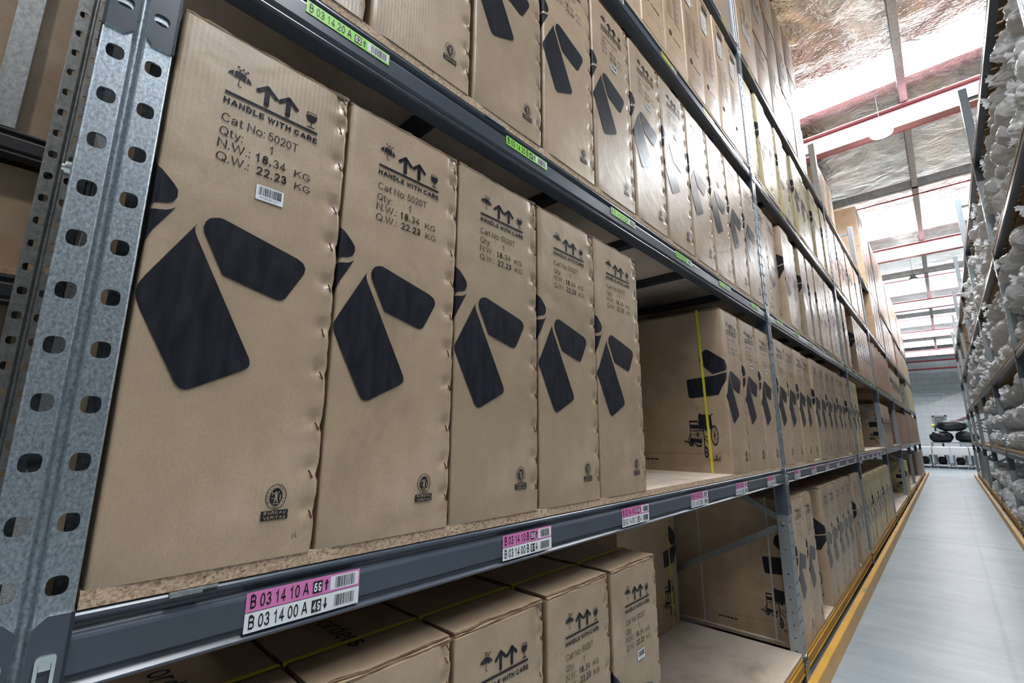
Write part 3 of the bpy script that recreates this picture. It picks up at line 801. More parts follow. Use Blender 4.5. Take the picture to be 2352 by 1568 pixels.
def side_print_mesh():
    mb = MB(); F = Flat(mb, wrap, 0.0009)
    W = (-0.0790, 0.1905)
    F.ring(W, 0.0195, 0.0525, 0.0045, 0.0085, 30)
    F.disc(W, 0.0035, 0.009, 12)
    for i in range(8):
        t = PI * i / 4 + 0.2
        F.line(W, (W[0] + 0.0165 * math.cos(t), W[1] + 0.047 * math.sin(t)), 0.0022)
    V = (-0.166, 0.195)
    F.disc(V, 0.005, 0.009, 12)
    for i in range(10):
        t = 2 * PI * i / 10
        F.line(V, (V[0] + 0.026 * math.cos(t), V[1] + 0.036 * math.sin(t)), 0.0022)
    F.ring((-0.2045, 0.1490), 0.0125, 0.0165, 0.006, 0.008, 18); F.disc((-0.2045, 0.149), 0.004, 0.005, 10)
    F.ring((-0.1275, 0.1040), 0.0105, 0.0305, 0.006, 0.012, 18); F.disc((-0.1275, 0.104), 0.0035, 0.008, 10)
    F.poly(rounded([(-0.158, 0.222), (-0.0865, 0.222), (-0.0915, 0.296), (-0.1565, 0.301)], 0.006, 3))
    F.line((-0.0905, 0.29), (-0.0875, 0.300), 0.004); F.line((-0.0885, 0.299), (-0.0785, 0.3005), 0.004)
    F.line((-0.154, 0.298), (-0.150, 0.303), 0.004); F.line((-0.151, 0.303), (-0.143, 0.303), 0.004)
    F.poly([(-0.2055, 0.226), (-0.13, 0.224), (-0.118, 0.211), (-0.108, 0.211), (-0.108, 0.245), (-0.158, 0.246), (-0.206, 0.247)][::-1])
    F.line((-0.2065, 0.2635), (-0.161, 0.2640), 0.0085); F.line((-0.2055, 0.268), (-0.2040, 0.165), 0.0042)
    F.line((-0.163, 0.264), (-0.158, 0.25), 0.004); F.line((-0.2035, 0.214), (-0.128, 0.216), 0.0045)
    F.line((-0.1345, 0.222), (-0.1335, 0.118), 0.0048); F.line((-0.1335, 0.175), (-0.100, 0.140), 0.0045); F.line((-0.135, 0.190), (-0.100, 0.172), 0.004)
    F.poly([(-0.2130, 0.1770), (-0.150, 0.170), (-0.147, 0.148), (-0.205, 0.158)][::-1])
    F.line((-0.2045, 0.197), (-0.2225, 0.160), 0.0042); F.line((-0.208, 0.198), (-0.196, 0.198), 0.003)
    F.poly([(-0.242, 0.164), (-0.220, 0.158), (-0.196, 0.153), (-0.196, 0.147), (-0.222, 0.152), (-0.241, 0.156)][::-1])
    F.line((-0.192, 0.150), (-0.152, 0.132), 0.005); F.line((-0.152, 0.134), (-0.146, 0.178), 0.004); F.line((-0.176, 0.136), (-0.152, 0.136), 0.009)
    F.line((-0.46, 0.0920), (-0.058, 0.0985), 0.0012)
    for i in range(5): F.rect(-0.52 + 0.026 * i, -0.52 + 0.026 * i + 0.021, 0.0565, 0.0640)
    F.text('unicare', -0.1165, 0.0600, 0.0215, 0.022, width=0.046)
    F.text('health', -0.1165, 0.0490, 0.0085, 0.02, width=0.019)
    for pts in ([(-0.085, 0.0830), (-0.0775, 0.0935), (-0.073, 0.0885), (-0.0765, 0.0800)], [(-0.085, 0.0760), (-0.084, 0.0690), (-0.073, 0.0720), (-0.0730, 0.0770)],
                [(-0.0695, 0.0765), (-0.0660, 0.0625), (-0.0600, 0.0620), (-0.0605, 0.0665)], [(-0.068, 0.0790), (-0.0650, 0.0830), (-0.0565, 0.0790), (-0.0585, 0.0740)]):
        F.poly(rounded(pts, 0.0012, 2))
    return mb.mesh('wheelchair_print', [PRINT])

def message_mesh():
    mb = MB(); F = Flat(mb, lambda s, v, l: (s, v, CH + l), 0.0008)
    F.text('Thank you for your orders', -0.76, 0.115, 0.062, 0.0, width=0.66)
    return mb.mesh('printed_message', [PRINT])

def sticker_mesh():
    mb = MB(); F = Flat(mb, wrap, 0.0012)
    F.poly(rounded([(0.1330, 0.5805), (0.1777, 0.5805), (0.1777, 0.6075), (0.1330, 0.6075)], 0.002, 2), mi=0)
    F.barcode(0.1370, 0.1740, 0.5895, 0.6050, 3, mi=1, lift=0.0015)
    F.text('H190301271', 0.1400, 0.5835, 0.0052, -0.004, width=0.031, mi=1, lift=0.0015)
    return mb.mesh('barcode_sticker', [WHITE, INK])

def strap_mesh(x0, x1, mt, w=0.013):
    mb = MB()
    t = 0.0016
    pts = [(x1, 0.0, -t), (x0, CH, -t), (x0, CH + 0.004, 0.002), (x0, CH + 0.004, CW - 0.002), (x0, CH, CW + t), (x1, 0, CW + t)]
    for (xa, za, ya), (xb, zb, yb) in zip(pts[:-1], pts[1:]):
        mb.poly([(xa - w / 2, ya, za), (xa + w / 2, ya, za), (xb + w / 2, yb, zb), (xb - w / 2, yb, zb)], 0)
    return mb.mesh('strap', [mt])

BODIES = [carton_body(k) for k in range(1, 5)]
FLAPS = [(carton_flap(k, CH - 0.0105, CH - 0.006, 0.003, 0.004), carton_flap(k + 9, CH - 0.005, CH, 0.007, 0.007)) for k in range(1, 5)]
LOGO, HANDLING, STAMP, SIDEPRINT, STICKER = logo_mesh(), handling_mesh(), stamp_mesh(), side_print_mesh(), sticker_mesh()
MESSAGE = message_mesh()
YSTRAP = strap_mesh(-0.123, -0.104, STRAP)
WSTRAPS = [strap_mesh(-0.156, -0.165, WSTRAP), strap_mesh(-0.618, -0.615, WSTRAP)]
mb = MB()
a, b = Vector((0.0015, -0.0035, 0.0065)), Vector((0.0015, 0.0035, -0.0065))
mb.bar(a, b, 0.0020, 0.0018, up=(1, 0, 0))
STAPLE_ME = mb.mesh('staple', [STAPLE])

def carton(k, x, y, z, label, group, rz=0.0, w=None, h=None, body=None, staples=False, sticker=False, strap=None, plain=False, handling=True, logo=True, side=True, message=False):
    r = thing('wheelchair_carton', label, 'carton', (x, y, z), rz, group)
    o = link('carton_body', BODIES[k % 4], r)
    for fm in FLAPS[k % 4]:
        q = link('flap', fm, r)
        if body: q.material_slots[0].link = 'OBJECT'; q.material_slots[0].material = body
    if body: o.material_slots[0].link = 'OBJECT'; o.material_slots[0].material = body
    if logo: link('printed_logo', LOGO, r)
    if handling: link('handling_print', HANDLING, r)
    link('certification_stamp', STAMP, r)
    if side: link('wheelchair_print', SIDEPRINT, r)
    if sticker: link('barcode_sticker', STICKER, r)
    if message: link('printed_message', MESSAGE, r)
    if strap == 'yellow': link('strap', YSTRAP, r)['label'] = 'yellow plastic strap'
    if strap == 'white':
        for sm in WSTRAPS: link('strap', sm, r)['label'] = 'white plastic strap'
    if staples:
        for i, sv in enumerate(STAPLES):
            s = link('staple', STAPLE_ME, r); s.location = (0, 0.2715 + 0.003 * math.sin(i * 2.4 + k), sv)
            s.rotation_euler = (0.1 * math.sin(i * 5.1 + k), 0, 0)
    r.scale = (1, (w or CW) / CW, (h or CH) / CH)
    return r

# tan cartons with a printed frame, hand holes and a paper label
TW, TH = 0.268, 0.885
def tan_parts():
    me = {}
    mb = MB()
    pts = [(-0.78, 0.0), (-0.02, 0.0), (-0.006, 0.0008), (-0.0015, 0.003), (0, 0.009), (0, TW - 0.009), (-0.0015, TW - 0.003), (-0.006, TW - 0.0008), (-0.02, TW), (-0.78, TW)]
    n = len(pts); rows = 14; vs = []
    for k in range(rows + 1):
        z = TH * k / rows
        for x, y in pts:
            vs.append((x + (0.002 * noise.noise(Vector((y * 20, z * 6, 3))) if x > -0.01 else 0), y + 0.0015 * noise.noise(Vector((y * 5, z * 7, 8))), z))
    mb.add(vs, [(k * n + i, k * n + i + 1, (k + 1) * n + i + 1, (k + 1) * n + i) for k in range(rows) for i in range(n - 1)], 0, True)
    mb.poly([vs[rows * n + i] for i in range(n)]); mb.poly([vs[i] for i in range(n)][::-1])
    mb.poly([vs[k * n] for k in range(rows, -1, -1)] + [vs[k * n + n - 1] for k in range(rows + 1)])
    me['carton_body'] = mb.mesh('carton_body', [KRAFT_TAN])
    f = lambda s, v, l: (l + 0.002, s, v)
    mb = MB(); F = Flat(mb, f, 0.0006)
    fr = [(0.035, 0.12), (0.035, 0.74), (0.06, 0.765), (0.215, 0.765), (0.235, 0.745), (0.235, 0.12), (0.215, 0.10), (0.055, 0.10)]
    for i in range(len(fr)): F.line(fr[i - 1], fr[i], 0.002)
    F.line((0.04, 0.135), (0.23, 0.135), 0.0015); F.line((0.045, 0.075), (0.22, 0.075), 0.0018)
    for i in range(16):
        z = 0.30 + i * 0.015
        F.rect(0.05, 0.05 + 0.075 - 0.02 * ((i * 7) % 3), z, z + 0.006, mi=1); F.rect(0.14, 0.14 + 0.075 - 0.02 * ((i * 5) % 3), z, z + 0.006, mi=1)
    for i in range(5): F.rect(0.07 + i * 0.025, 0.085 + i * 0.025, 0.835, 0.85)
    for i in range(7): F.rect(0.11 + i * 0.014, 0.12 + i * 0.014, 0.17, 0.178)
    me['printed_frame'] = mb.mesh('printed_frame', [PRINT, FAINT])
    mb = MB(); F = Flat(mb, f, 0.0007)
    F.poly(rounded([(0.085, 0.785), (0.185, 0.785), (0.185, 0.815), (0.085, 0.815)], 0.014, 5)); me['hand_hole'] = mb.mesh('hand_hole', [VOID])
    mb = MB(); F = Flat(mb, f, 0.0007)
    F.disc((0.075, 0.185), 0.017, 0.017, 20); me['vent_hole'] = mb.mesh('vent_hole', [VOID])
    mb = MB(); F = Flat(mb, f, 0.0010)
    F.rect(0.05, 0.135, 0.60, 0.74, mi=0)
    for i in range(7): F.rect(0.058, 0.058 + 0.05 + 0.006 * (i % 3), 0.615 + i * 0.015, 0.620 + i * 0.015, mi=1, lift=0.0013)
    F.disc((0.155, 0.64), 0.011, 0.011, 14, mi=2)
    me['shipping_label'] = mb.mesh('shipping_label', [WHITE, FAINT, LEMON])
    return me
TAN = tan_parts()
def tan_carton(x, y, z, label, group):
    r = thing('tan_carton', label, 'carton', (x, y, z), 0, group)
    for nm in ('carton_body', 'printed_frame', 'hand_hole', 'vent_hole', 'shipping_label'): link(nm, TAN[nm], r)
    return r

# plain cartons of any size, taped top, optional paper label
_pl = {}
def plain_carton(x, y, z, w, d, h, label, group, mt=None, paper=False, rz=0.0, marks=True, name='shipping_carton'):
    key = (round(w, 3), round(d, 3), round(h, 3))
    if key not in _pl:
        mb = MB(); r = 0.005
        pts = [(-d, 0), (-0.02, 0), (-r, 0.0), (-r * 0.3, r * 0.3), (0, r), (0, w * 0.5), (0, w - r), (-r * 0.3, w - r * 0.3), (-r, w), (-0.02, w), (-d, w)]
        n = len(pts); rows = 8; vs = []
        for k in range(rows + 1):
            zz = h * k / rows
            for px, py in pts:
                vs.append((px + 0.0025 * noise.noise(Vector((py * 9, zz * 6, w * 31))), py, zz))
        mb.add(vs, [(k * n + i, k * n + i + 1, (k + 1) * n + i + 1, (k + 1) * n + i) for k in range(rows) for i in range(n - 1)], 0, True)
        mb.poly([vs[k * n] for k in range(rows, -1, -1)] + [vs[k * n + n - 1] for k in range(rows + 1)])
        mb.poly([vs[i] for i in range(n)][::-1])
        mb.poly([vs[rows * n + i] for i in range(n)])
        body = mb.mesh('carton_body', [KRAFT_TAN])
        f = lambda s, v, l: (l, s, v)
        mb = MB(); F = Flat(mb, f, 0.003)
        mb.box(-d, 0.003, w * 0.5 - 0.03, w * 0.5 + 0.03, h, h + 0.0008, 0); F.rect(w * 0.5 - 0.03, w * 0.5 + 0.03, h - 0.06, h)
        tape = mb.mesh('packing_tape', [FAINT])
        mb = MB(); F = Flat(mb, f, 0.0035)
        q = min(w, h) * 0.5
        F.rect(w * 0.5 - q * 0.5, w * 0.5 + q * 0.35, h * 0.45, h * 0.45 + q * 0.42)
        for i in range(4): F.rect(w * 0.5 - q * 0.42, w * 0.5 + q * 0.2, h * 0.45 + q * (0.06 + 0.09 * i), h * 0.45 + q * (0.10 + 0.09 * i), mi=1, lift=0.004)
        lab = mb.mesh('shipping_label', [WHITE, FAINT])
        mb = MB(); F = Flat(mb, f, 0.003)
        for i in range(3): F.rect(w * (0.2 + 0.2 * i), w * (0.3 + 0.2 * i), h * 0.80, h * 0.86)
        for i in range(3): F.rect(w * 0.2, w * (0.6 + 0.08 * i), h * (0.68 - 0.05 * i), h * (0.70 - 0.05 * i))
        mk = mb.mesh('printed_marks', [FAINT])
        _pl[key] = (body, tape, lab, mk)
    body, tape, lab, mk = _pl[key]
    r = thing(name, label, 'carton', (x, y, z), rz, group)
    o = link('carton_body', body, r)
    if mt: o.material_slots[0].link = 'OBJECT'; o.material_slots[0].material = mt
    link('packing_tape', tape, r)
    if paper: link('shipping_label', lab, r)
    if marks: link('printed_marks', mk, r)
    return r

# ------------------------------------------------------------------ racking parts
BAY = 3.405                   # bay pitch along the aisle
PW, PDEPTH, PTOP = 0.082, 0.066, 5.33
PITCH = 0.0715
BOARD = [0.175, 1.258, 2.323, 3.402, 4.482]      # top of the boards on each level
BTOP = [b - 0.021 for b in BOARD]                # top of the beams
BH = 0.091                                       # beam height
LEVEL = ['bottom shelf', 'second shelf', 'third shelf', 'fourth shelf', 'top shelf']
BAYN = ['nearest bay', 'second bay', 'third bay', 'fourth bay', 'fifth bay', 'sixth bay', 'farthest bay']
ORD = ['first', 'second', 'third', 'fourth', 'fifth', 'sixth', 'seventh', 'eighth', 'ninth', 'tenth', 'eleventh', 'twelfth', 'thirteenth', 'fourteenth']
DEPTH = 0.85

def dhole(cy, cz, w=0.0205, h=0.0225, n=16):
    """Rounded slot outline, flatter at the sides."""
    out = []
    for i in range(n):
        t = 2 * PI * i / n
        c, s = math.cos(t), math.sin(t)
        out.append((cy + w / 2 * math.copysign(abs(c) ** 0.62, c), cz + h / 2 * math.copysign(abs(s) ** 0.80, s)))
    return out

def plate(mb, y0, y1, z0, z1, hole, fx, mi=0, back=0.004):
    """Rectangle cell with a hole punched through; fx(y, z, inward) -> xyz."""
    n = len(hole)
    cy = sum(p[0] for p in hole) / n; cz = sum(p[1] for p in hole) / n
    rim = []
    for y, z in hole:
        dy, dz = y - cy, z - cz
        ks = []
        if abs(dy) > 1e-9: ks.append(((y1 if dy > 0 else y0) - cy) / dy)
        if abs(dz) > 1e-9: ks.append(((z1 if dz > 0 else z0) - cz) / dz)
        k = min(q for q in ks if q > 0)
        rim.append((cy + dy * k, cz + dz * k))
    # add the corners
    for i in range(n):
        j = (i + 1) % n
        a, b = rim[i], rim[j]
        quad = [a, b]
        if abs(a[0] - b[0]) > 1e-7 and abs(a[1] - b[1]) > 1e-7:
            cx = y1 if (abs(a[0] - y1) < 1e-7 or abs(b[0] - y1) < 1e-7) else y0
            cv = z1 if (abs(a[1] - z1) < 1e-7 or abs(b[1] - z1) < 1e-7) else z0
            quad = [a, (cx, cv), b]
        pts = [fx(*hole[i], 0)] + [fx(*q, 0) for q in quad] + [fx(*hole[j], 0)]
        mb.poly(pts, mi)
        mb.poly([fx(*hole[i], 0), fx(*hole[j], 0), fx(*hole[j], back), fx(*hole[i], back)], mi)

def post_mesh():
    mb = MB()
    fx = lambda y, z, d: (-d, y, z)
    z0 = 0.0
    rows = int(PTOP / PITCH)
    # hole phase taken from the photographed post
    phL = (1.45 + 0.0360) % PITCH
    phR = (1.45 + 0.0355) % PITCH
    for c0, c1, cy, ph in ((0.003, 0.033, 0.0185, phL), (0.049, 0.079, 0.0625, phR)):
        zlo = ph - PITCH / 2
        mb.poly([fx(c0, 0, 0), fx(c1, 0, 0), fx(c1, max(zlo, 0), 0), fx(c0, max(zlo, 0), 0)])
        k = 0
        while True:
            zc = ph + k * PITCH
            if zc - PITCH / 2 < 0: k += 1; continue
            if zc + PITCH / 2 > PTOP: break
            plate(mb, c0, c1, zc - PITCH / 2, zc + PITCH / 2, dhole(cy, zc), fx); k += 1
        mb.poly([fx(c0, zc - PITCH / 2, 0), fx(c1, zc - PITCH / 2, 0), fx(c1, PTOP, 0), fx(c0, PTOP, 0)])
    # rolled edges, centre groove, flanges, return lips
    def strip(prof, smooth=True):
        vs = [(x, y, 0.0) for x, y in prof] + [(x, y, PTOP) for x, y in prof]
        n = len(prof)
        mb.add(vs, [(i, i + 1, n + i + 1, n + i) for i in range(n - 1)], 0, smooth)
    strip([(0, 0.033), (-0.0015, 0.0345), (-0.007, 0.0365), (-0.009, 0.0385), (-0.0095, 0.041), (-0.009, 0.0435), (-0.007, 0.0455), (-0.0015, 0.0475), (0, 0.049)])
    strip([(0, 0.003), (-0.0009, 0.0009), (-0.003, 0.0)])
    strip([(0, 0.079), (-0.0009, 0.0811), (-0.003, PW)])
    strip([(-PDEPTH, 0.0), (-PDEPTH - 0.003, 0.001), (-PDEPTH - 0.004, 0.004), (-PDEPTH - 0.004, 0.018)])
    strip([(-PDEPTH, PW), (-PDEPTH - 0.003, PW - 0.001), (-PDEPTH - 0.004, PW - 0.004), (-PDEPTH - 0.004, PW - 0.018)])
    for side in (0.0, PW):
        fs = lambda x, z, d, sd=side: (-x, sd + (d if sd == 0 else -d), z)
        k = 0
        c = lambda zc: [(0.034 + 0.0048 * math.cos(2 * PI * i / 8 + 0.39), zc + 0.0048 * math.sin(2 * PI * i / 8 + 0.39)) for i in range(8)]
        while (k + 1) * PITCH <= PTOP:
            plate(mb, 0.003, PDEPTH, k * PITCH, (k + 1) * PITCH, c((k + 0.5) * PITCH), fs, back=0.002); k += 1
        mb.poly([fs(0.003, k * PITCH, 0), fs(PDEPTH, k * PITCH, 0), fs(PDEPTH, PTOP, 0), fs(0.003, PTOP, 0)])
    return mb.mesh('front_post', [GALV])
POST = post_mesh()

def rear_post_mesh():
    mb = MB()
    y0, y1 = 0.0, PW
    pr = [(0.0, 0.02), (0.0, 0.0), (-0.066, 0.0), (-0.07, 0.004), (-0.07, 0.034), (-0.06, 0.037), (-0.06, 0.045), (-0.07, 0.048), (-0.07, PW - 0.004), (-0.066, PW), (0.0, PW), (0.0, PW - 0.02)]
    n = len(pr)
    vs = [(x, y, 0) for x, y in pr] + [(x, y, PTOP) for x, y in pr]
    mb.add(vs, [(i, i + 1, n + i + 1, n + i) for i in range(n - 1)], 0, False)
    return mb.mesh('rear_post', [GALV_DULL])
RPOST = rear_post_mesh()

def brace_mesh(za, zb):
    """C channel brace between the posts, flat in the frame's plane."""
    mb = MB()
    a, b = Vector((-0.035, 0.040, za)), Vector((-DEPTH + 0.035, 0.040, zb))
    mb.bar(a + Vector((0, -0.012, 0)), b + Vector((0, -0.012, 0)), 0.003, 0.038, up=(0, 0, 1))
    mb.bar(a + Vector((0, 0.0, 0.018)), b + Vector((0, 0.0, 0.018)), 0.024, 0.003, up=(0, 0, 1))
    mb.bar(a + Vector((0, 0.0, -0.018)), b + Vector((0, 0.0, -0.018)), 0.024, 0.003, up=(0, 0, 1))
    return mb.mesh('brace', [GALV])
BR = []
BRACES = [brace_mesh(0.895, 0.47), brace_mesh(0.915, 1.36), brace_mesh(1.80, 1.40), brace_mesh(1.82, 2.26), brace_mesh(2.70, 2.30), brace_mesh(2.72, 3.16),
          brace_mesh(3.60, 3.20), brace_mesh(3.62, 4.06), brace_mesh(4.50, 4.10), brace_mesh(4.52, 4.96), brace_mesh(5.20, 5.20)]
mb = MB()
mb.box(-0.10, 0.004, -0.02, PW + 0.02, 0.0, 0.006)
mb.box(-0.004, 0.004, 0.0, PW, 0.006, 0.10)
FOOT = mb.mesh('foot_plate', [YELLOW])
mb = MB()
mb.tube((-0.034, -0.006, 0.905), (-0.034, 0.004, 0.905), 0.011, 6); mb.tube((-0.034, -0.009, 0.905), (-0.034, -0.005, 0.905), 0.006, 10)
BOLT = mb.mesh('brace_bolt', [GALV_BRIGHT])

def frame(name, label, loc, rz, group, stamped=False):
    r = thing(name, label, 'rack upright', loc, rz, group)
    link('front_post', POST, r)
    o = link('rear_post', RPOST, r); o.location = (-DEPTH + 0.07, 0, 0)
    for bm_ in BRACES: link('brace', bm_, r)
    for i in range(5):
        q = link('brace_bolt', BOLT, r); q.location = (0, 0, 0.90 * i)
    link('foot_plate', FOOT, r); o = link('foot_plate', FOOT, r); o.location = (-DEPTH + 0.03, 0, 0)
    if stamped:
        for zc in (0.495, 0.352, 0.209, 0.066, -0.078):
            mb = MB(); F = Flat(mb, lambda s, v, l: (l, s, v), 0.0004)
            F.text('290', 0.0515, H0 + zc - 0.0045, 0.0125, -0.016, width=0.0215)
            mb.build('stamped_number', [GALV_DULL], r)
    return r

# beam with end connectors and location labels
def beam_profile(front=True):
    t = 0.0
    return [(-0.045, 0), (-0.014, 0), (-0.006, -0.0015), (-0.0025, -0.005), (-0.002, -0.009), (-0.005, -0.013), (-0.0105, -0.016), (-0.0115, -0.021), (-0.0075, -0.025), (-0.0025, -0.028), (-0.001, -0.032),
            (-0.001, -BH + 0.022), (-0.0065, -BH + 0.0165), (-0.0070, -BH + 0.0125), (0.0000, -BH + 0.0060), (0.0005, -BH + 0.004), (-0.002, -BH + 0.001), (-0.006, -BH), (-0.045, -BH)]
def rail_mesh(mt, length=BAY - PW):
    mb = MB()
    mb.sweep_y(beam_profile(), 0.0, length, 0, False)
    return mb.mesh('beam_rail', [mt])
RAIL, RAIL_Y = rail_mesh(BEAM), rail_mesh(YELLOW)

def connector_mesh(mt):
    """Plate hooked on one half of a post face; y grows away from the groove, 0 at the post's outer edge."""
    mb = MB()
    z0, z1 = -0.280, 0.002
    w = 0.032
    fx = lambda y, z, d: (0.0035 - d, y, z)
    cells = 3
    hz = -0.280 + 0.043
    # chamfered bottom corner at the groove side (y = -w)
    mb.poly([fx(-w + 0.010, z0, 0), fx(0.004, z0, 0), fx(0.004, z0 + 0.012, 0), fx(-w, z0 + 0.012, 0)])
    plate(mb, -w, 0.004, z0 + 0.012, z0 + 0.084, dhole(-0.0165, z0 + 0.048, 0.0195, 0.019), fx, back=0.0035)
    mb.poly([fx(-w, z0 + 0.084, 0), fx(0.004, z0 + 0.084, 0), fx(0.004, z1 - 0.012, 0), fx(-w, z1 - 0.012, 0)])
    mb.poly([fx(-w, z1 - 0.012, 0), fx(0.004, z1 - 0.012, 0), fx(0.004, z1, 0), fx(-w + 0.012, z1, 0)])
    out = [(-w + 0.010, z0), (0.004, z0)]
    rim = [(-w, z0 + 0.012), (-w + 0.010, z0), (0.004, z0), (0.004, z1), (-w + 0.012, z1), (-w, z1 - 0.012)]
    for i in range(len(rim)):
        a, b = rim[i], rim[(i + 1) % len(rim)]
        mb.poly([fx(*a, 0), fx(*b, 0), fx(*b, 0.0035), fx(*a, 0.0035)], 1)  # bright zinc colour on the rim paints in an edge highlight
    mb.box(-0.062, 0.0035, 0.0005, 0.0042, z0, z1, 0)
    return mb.mesh('end_connector', [mt, GALV_BRIGHT])
CONN = connector_mesh(BEAM)
mb = MB()
cp = rounded([(-0.009, -0.040), (0.009, -0.040), (0.009, 0.020), (-0.009, 0.020)], 0.004, 4)
ci = rounded([(-0.0055, -0.040), (0.0055, -0.040), (0.0055, 0.013), (-0.0055, 0.013)], 0.003, 4)
for i in range(len(cp)):
    j = (i + 1) % len(cp)
    for xa, xb, A, B in ((0.009, 0.009, cp, ci), (0.004, 0.009, cp, cp), (0.009, 0.004, ci, ci)):
        mb.poly([(xa, A[i][0], A[i][1]), (xa, A[j][0], A[j][1]), (xb, B[j][0], B[j][1]), (xb, B[i][0], B[i][1])], 0, True)
mb.box(0.004, 0.0075, -0.005, 0.005, 0.004, 0.013)
CLIP = mb.mesh('locking_clip', [GALV_BRIGHT])

NUM = {(0, 0): ('59', '49'), (0, 1): ('56', '51'), (0, 2): ('85', '25'), (0, 3): ('63', '42'), (0, 4): ('71', '43'), (0, 5): ('26', '72'), (1, 0): '52', (1, 1): '47'}
def label_mesh(kind, bay, i, level):
    """Stick-on location label, origin at its lower left corner."""
    mb = MB(); F = Flat(mb, lambda s, v, l: (l, s, v), 0.0005)
    letter = 'ABCDEF'[i]
    w, h = 0.184, 0.0275
    def arrow_(x, b, up):
        z = lambda q: b + q if up else b + h - q
        F.poly([(x - 0.0012, z(0.005)), (x + 0.0012, z(0.005)), (x + 0.0012, z(0.015)), (x - 0.0012, z(0.015))], 1, 0.001)
        F.poly([(x - 0.0036, z(0.0145)), (x + 0.0036, z(0.0145)), (x, z(0.0225))], 1, 0.001)
    def row(b, code, num, up, plain, c):
        F.rect(0, w, b, b + h, c)
        if not plain:
            F.text(code, 0.006, b + 0.0045, 0.0265, 0.008, mi=1, lift=0.001, width=0.088)
            F.rect(0.1005, 0.1165, b + 0.004, b + 0.0225, 1, 0.001)
            F.text(num, 0.1020, b + 0.0065, 0.0185, 0.018, mi=0, lift=0.0014, width=0.013)
            arrow_(0.1235, b + (0.0005 if up else -0.0005), up)
        F.rect(0.1305, 0.1815, b + 0.003, b + h - 0.003, 0, 0.0008)
        F.barcode(0.139, 0.176, b + 0.005, b + h - 0.005, bay * 31 + i * 7 + level, 1, 30 if bay < 2 else 12, 0.0011)
    plain = bay > 1
    code = 'B 03 %02d %d0 %s'
    aisle = 14 - bay
    if kind == 'pink':
        n = NUM.get((0, i), ('5%d' % i, '4%d' % i)) if bay == 0 else ('%d' % (21 + i * 9 + bay), '%d' % (83 - i * 7 - bay))
        row(0.0285, code % (aisle, 1, letter), n[0], True, plain, 2); row(0, code % (aisle, 0, letter), n[1], False, plain, 0)
        mats_ = [WHITE, INK, PINK]
    else:
        n = NUM.get((1, i), '%d' % (38 + i * 8)) if bay == 0 else '%d' % (23 + i * 11 + bay)
        row(0, code % (aisle, level, letter), n, True, plain, 2)
        mats_ = [WHITE, INK, GREEN if kind == 'green' else LEMON]
    return mb.mesh('location_label', mats_)

def beam(name, label, y, z, group, x=0.0, rz=0.0, yellow=False, connectors=True, labels=None, bay=0, level=0, clips=False):
    r = thing(name, label, 'rack beam', (x, y, z), rz, group)
    link('beam_rail', RAIL_Y if yellow else RAIL, r)
    if connectors:
        o = link('end_connector', CONN, r); o.location = (0, -0.003, 0)
        o = link('end_connector', CONN, r); o.location = (0, BAY - PW + 0.003, 0); o.scale = (1, -1, 1)
        if clips:
            o = link('locking_clip', CLIP, r); o.location = (0, -0.018, -0.059)
            o = link('locking_clip', CLIP, r); o.location = (0, BAY - PW + 0.020, -0.059)
    if labels:
        for i in range(6):
            o = link('location_label', label_mesh(labels, bay, i, level), r)
            if labels == 'pink': o.location = (0, 0.275 + 0.5505 * i - PW, -0.0795 if i else -0.0800)
            elif level == 2: o.location = (0, 0.266 + 0.5615 * i - PW, -0.0495)
            else: o.location = (0, 0.285 + 0.5545 * i - PW, -0.0545)
            if labels == 'pink': o.location.z = -0.0785
    return r

_bd = {}
def board(name, label, y, z, group, x=0.0, rz=0.0, slats=False, length=BAY - PW - 0.006, supports=True, clip=None):
    key = (slats, round(length, 3), supports)
    if key not in _bd:
        mb = MB()
        if slats:
            n = 22; p = length / n
            for i in range(n): mb.box(-DEPTH + 0.02, -0.004, i * p + 0.012, (i + 1) * p - 0.012, -0.021, 0, 1)
            for xx in (-0.12, -0.42, -0.72): mb.box(xx - 0.02, xx + 0.02, 0, length, -0.045, -0.0211, 1)
            me = mb.mesh('board_panel', [TIMBER, TIMBER])
        else:
            nb = 3; p = length / nb
            for i in range(nb): mb.box(-DEPTH + 0.012, -0.004, i * p, (i + 1) * p - 0.002, -0.0205, 0, 0, mz=1)
            me = mb.mesh('board_panel', [PB_EDGE, PB_FACE])
        mb = MB()
        mb.box(-DEPTH + 0.05, -0.047, -0.022, 0.022, -0.056, -0.0212)
        _bd[key] = (me, mb.mesh('support_bar', [BLACKSTEEL]))
    me, sb = _bd[key]
    r = thing(name, label, 'shelf board', (x, y, z), rz, group)
    link('board_panel', me, r)
    if supports and not slats:
        for i in range(1, 6):
            o = link('support_bar', sb, r); o.location = (0, length * i / 6, 0)
    if clip:
        mb = MB(); mb.box(-0.03, 0.0015, clip[0], clip[1], -0.0245, -0.0215); mb.box(0.0015, 0.003, clip[0], clip[1] - 0.02, -0.0275, -0.0215)
        mb.build('board_clip', [GALV_DULL], r)
    return r

